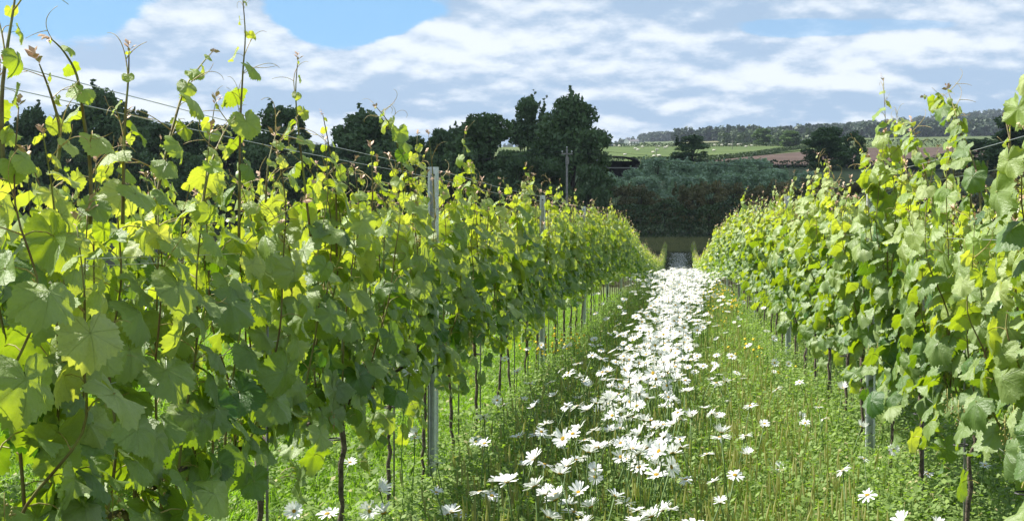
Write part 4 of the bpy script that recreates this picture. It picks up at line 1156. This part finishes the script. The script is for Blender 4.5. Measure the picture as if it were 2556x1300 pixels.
X, Y = pts_in(26000, -1.05, 1.2, 3.0, 40, 1.5)
keep = rng.uniform(0, 1, len(X)) < np.where(X < -.9, .55, np.where(X > .35, .55, 1.0)); X, Y = X[keep], Y[keep]
place('meadow_grass', TALL, X, Y, .6, 1.15, 'taller meadow grass among the daisies of the alley', 'grass')
X, Y = pts_in(2800, -1.0, .75, 3.2, 40, 1.4)
place('seeding_grass', SEED, X, Y, .7, 1.1, 'straw coloured grass stalks with seed heads in the alley', 'grass')
X, Y = pts_in(9000, -1.3, 1.5, 3.0, 34, 1.5)
place('meadow_herbs', HERB, X, Y, .6, 1.5, 'leafy green herbs growing among the alley grass', 'herbs')
X, Y = pts_in(5000, .5, 3.6, 3.6, 22, 1.6)
place('low_clover', LOWH, X, Y, .8, 1.6, 'low clover leaves covering the ground under the right vines', 'clover')
X, Y = pts_in(3000, -4.5, -.6, 3.6, 22, 1.6)
place('low_weeds', LOWH, X, Y, .8, 1.8, 'low broad weeds in the grass under the left vines', 'weeds')
X, Y = pts_in(520, .3, 1.5, 5.0, 16, 1.5)
place('clover_blossoms', [blossom(i, M['clover'], 5, .12, .020) for i in range(4)], X, Y, .8, 1.4, 'small cream clover blossoms under the right vines', 'clover')
bc = [(rng.normal(-1.3, .15), rng.normal(11.6, .5)) for _ in range(14)] + [(rng.normal(.62, .15), rng.normal(19, 2.2)) for _ in range(22)] + [(rng.uniform(.3, .9), rng.uniform(9, 20)) for _ in range(16)]
place('buttercups', [blossom(10 + i, M['yellow'], 4, .42, .024) for i in range(4)], [a for a, b in bc], [b for a, b in bc], .8, 1.2, 'small yellow wildflowers beside the daisy strip', 'wildflowers')
# dull rough headland grass, with cloud shade put into its darker colour
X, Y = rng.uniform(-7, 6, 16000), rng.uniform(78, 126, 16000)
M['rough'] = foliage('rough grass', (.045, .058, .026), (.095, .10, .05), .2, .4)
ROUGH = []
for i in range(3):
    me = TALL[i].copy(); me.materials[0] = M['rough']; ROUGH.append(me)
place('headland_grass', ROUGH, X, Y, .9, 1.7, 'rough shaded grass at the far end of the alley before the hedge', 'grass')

M['pale_rough'] = foliage('pale rough grass', (.13, .15, .06), (.26, .25, .12), .3, .5)
PALE = []
for i in range(3):
    me = TALL[i].copy(); me.materials[0] = M['pale_rough']; PALE.append(me)
X, Y = rng.uniform(-9, 9, 9000), rng.uniform(112, 126, 9000)
place('verge_grass', PALE, X, Y, 1.0, 2.2, 'pale strip of rough grass along the foot of the dark hedge', 'grass')
# ------------------------------------------------------------------ unseen cloud added to shade the far half, and the air
def cloud(cx, cy, hx, hy, H, seed, name, label):
    n, kk = 48, 10; vs = []; c0 = Vector((cx, cy, -5)) + SDIR * ((H + 5) / SDIR.z)
    for j in range(kk + 1):
        u = j / kk; ph = math.pi * u
        rr = math.sin(ph) ** .5; zz = math.cos(ph)
        for i in range(n):
            th = 2 * math.pi * i / n; ct, st = math.cos(th), math.sin(th)
            e = (abs(ct) ** 5 + abs(st) ** 5) ** (-1 / 5)
            x, y = ct * e * rr * hx, st * e * rr * hy
            k_ = mnoise.noise(Vector((x * .02, y * .02, zz + seed)))
            z = (zz * 60 if zz > 0 else zz * 14) * (1 + .6 * k_)
            vs.append((x * (1 + .05 * k_), y * (1 + .05 * k_), z + (18 * k_ if zz > 0 else 3 * k_)))
    fs = [(j * n + i, j * n + (i + 1) % n, (j + 1) * n + (i + 1) % n, (j + 1) * n + i)[::-1] for j in range(kk) for i in range(n)]
    o = link(name, np_mesh(name, np.array(vs), np.array(fs), M['cloud'], smooth=True), None, c0)
    return tag(o, label, 'cloud', kind='structure')
m, t = mat('cloud'); g = t.n('ShaderNodeNewGeometry').outputs['Position']
p = t.n('ShaderNodeBsdfDiffuse', ins={'Color': (.85, .86, .88, 1)}); tl = t.n('ShaderNodeBsdfTranslucent', ins={'Color': (.85, .88, .93, 1)})
mx = t.n('ShaderNodeMixShader', ins={0: .45, 1: p.outputs[0], 2: tl.outputs[0]}); t.n('ShaderNodeOutputMaterial', ins={0: mx.outputs[0]}); M['cloud'] = m
cloud(0, 94 + 140, 260, 140, 560, 1, 'cloud', 'white cloud out of view overhead, added to shade the far half')

mb = MB(); mb.box(-3600, 3600, -60, 2990, -9, 330)
m, t = mat('air')
v_ = t.n('ShaderNodeVolumePrincipled', ins={'Color': (.72, .83, 1.0, 1), 'Density': .0001, 'Anisotropy': .1})
t.n('ShaderNodeOutputMaterial', ins={1: v_.outputs[0]})
hz = link('haze', mb.mesh('haze', m)); hz['kind'] = 'stuff'; hz.display_type = 'WIRE'
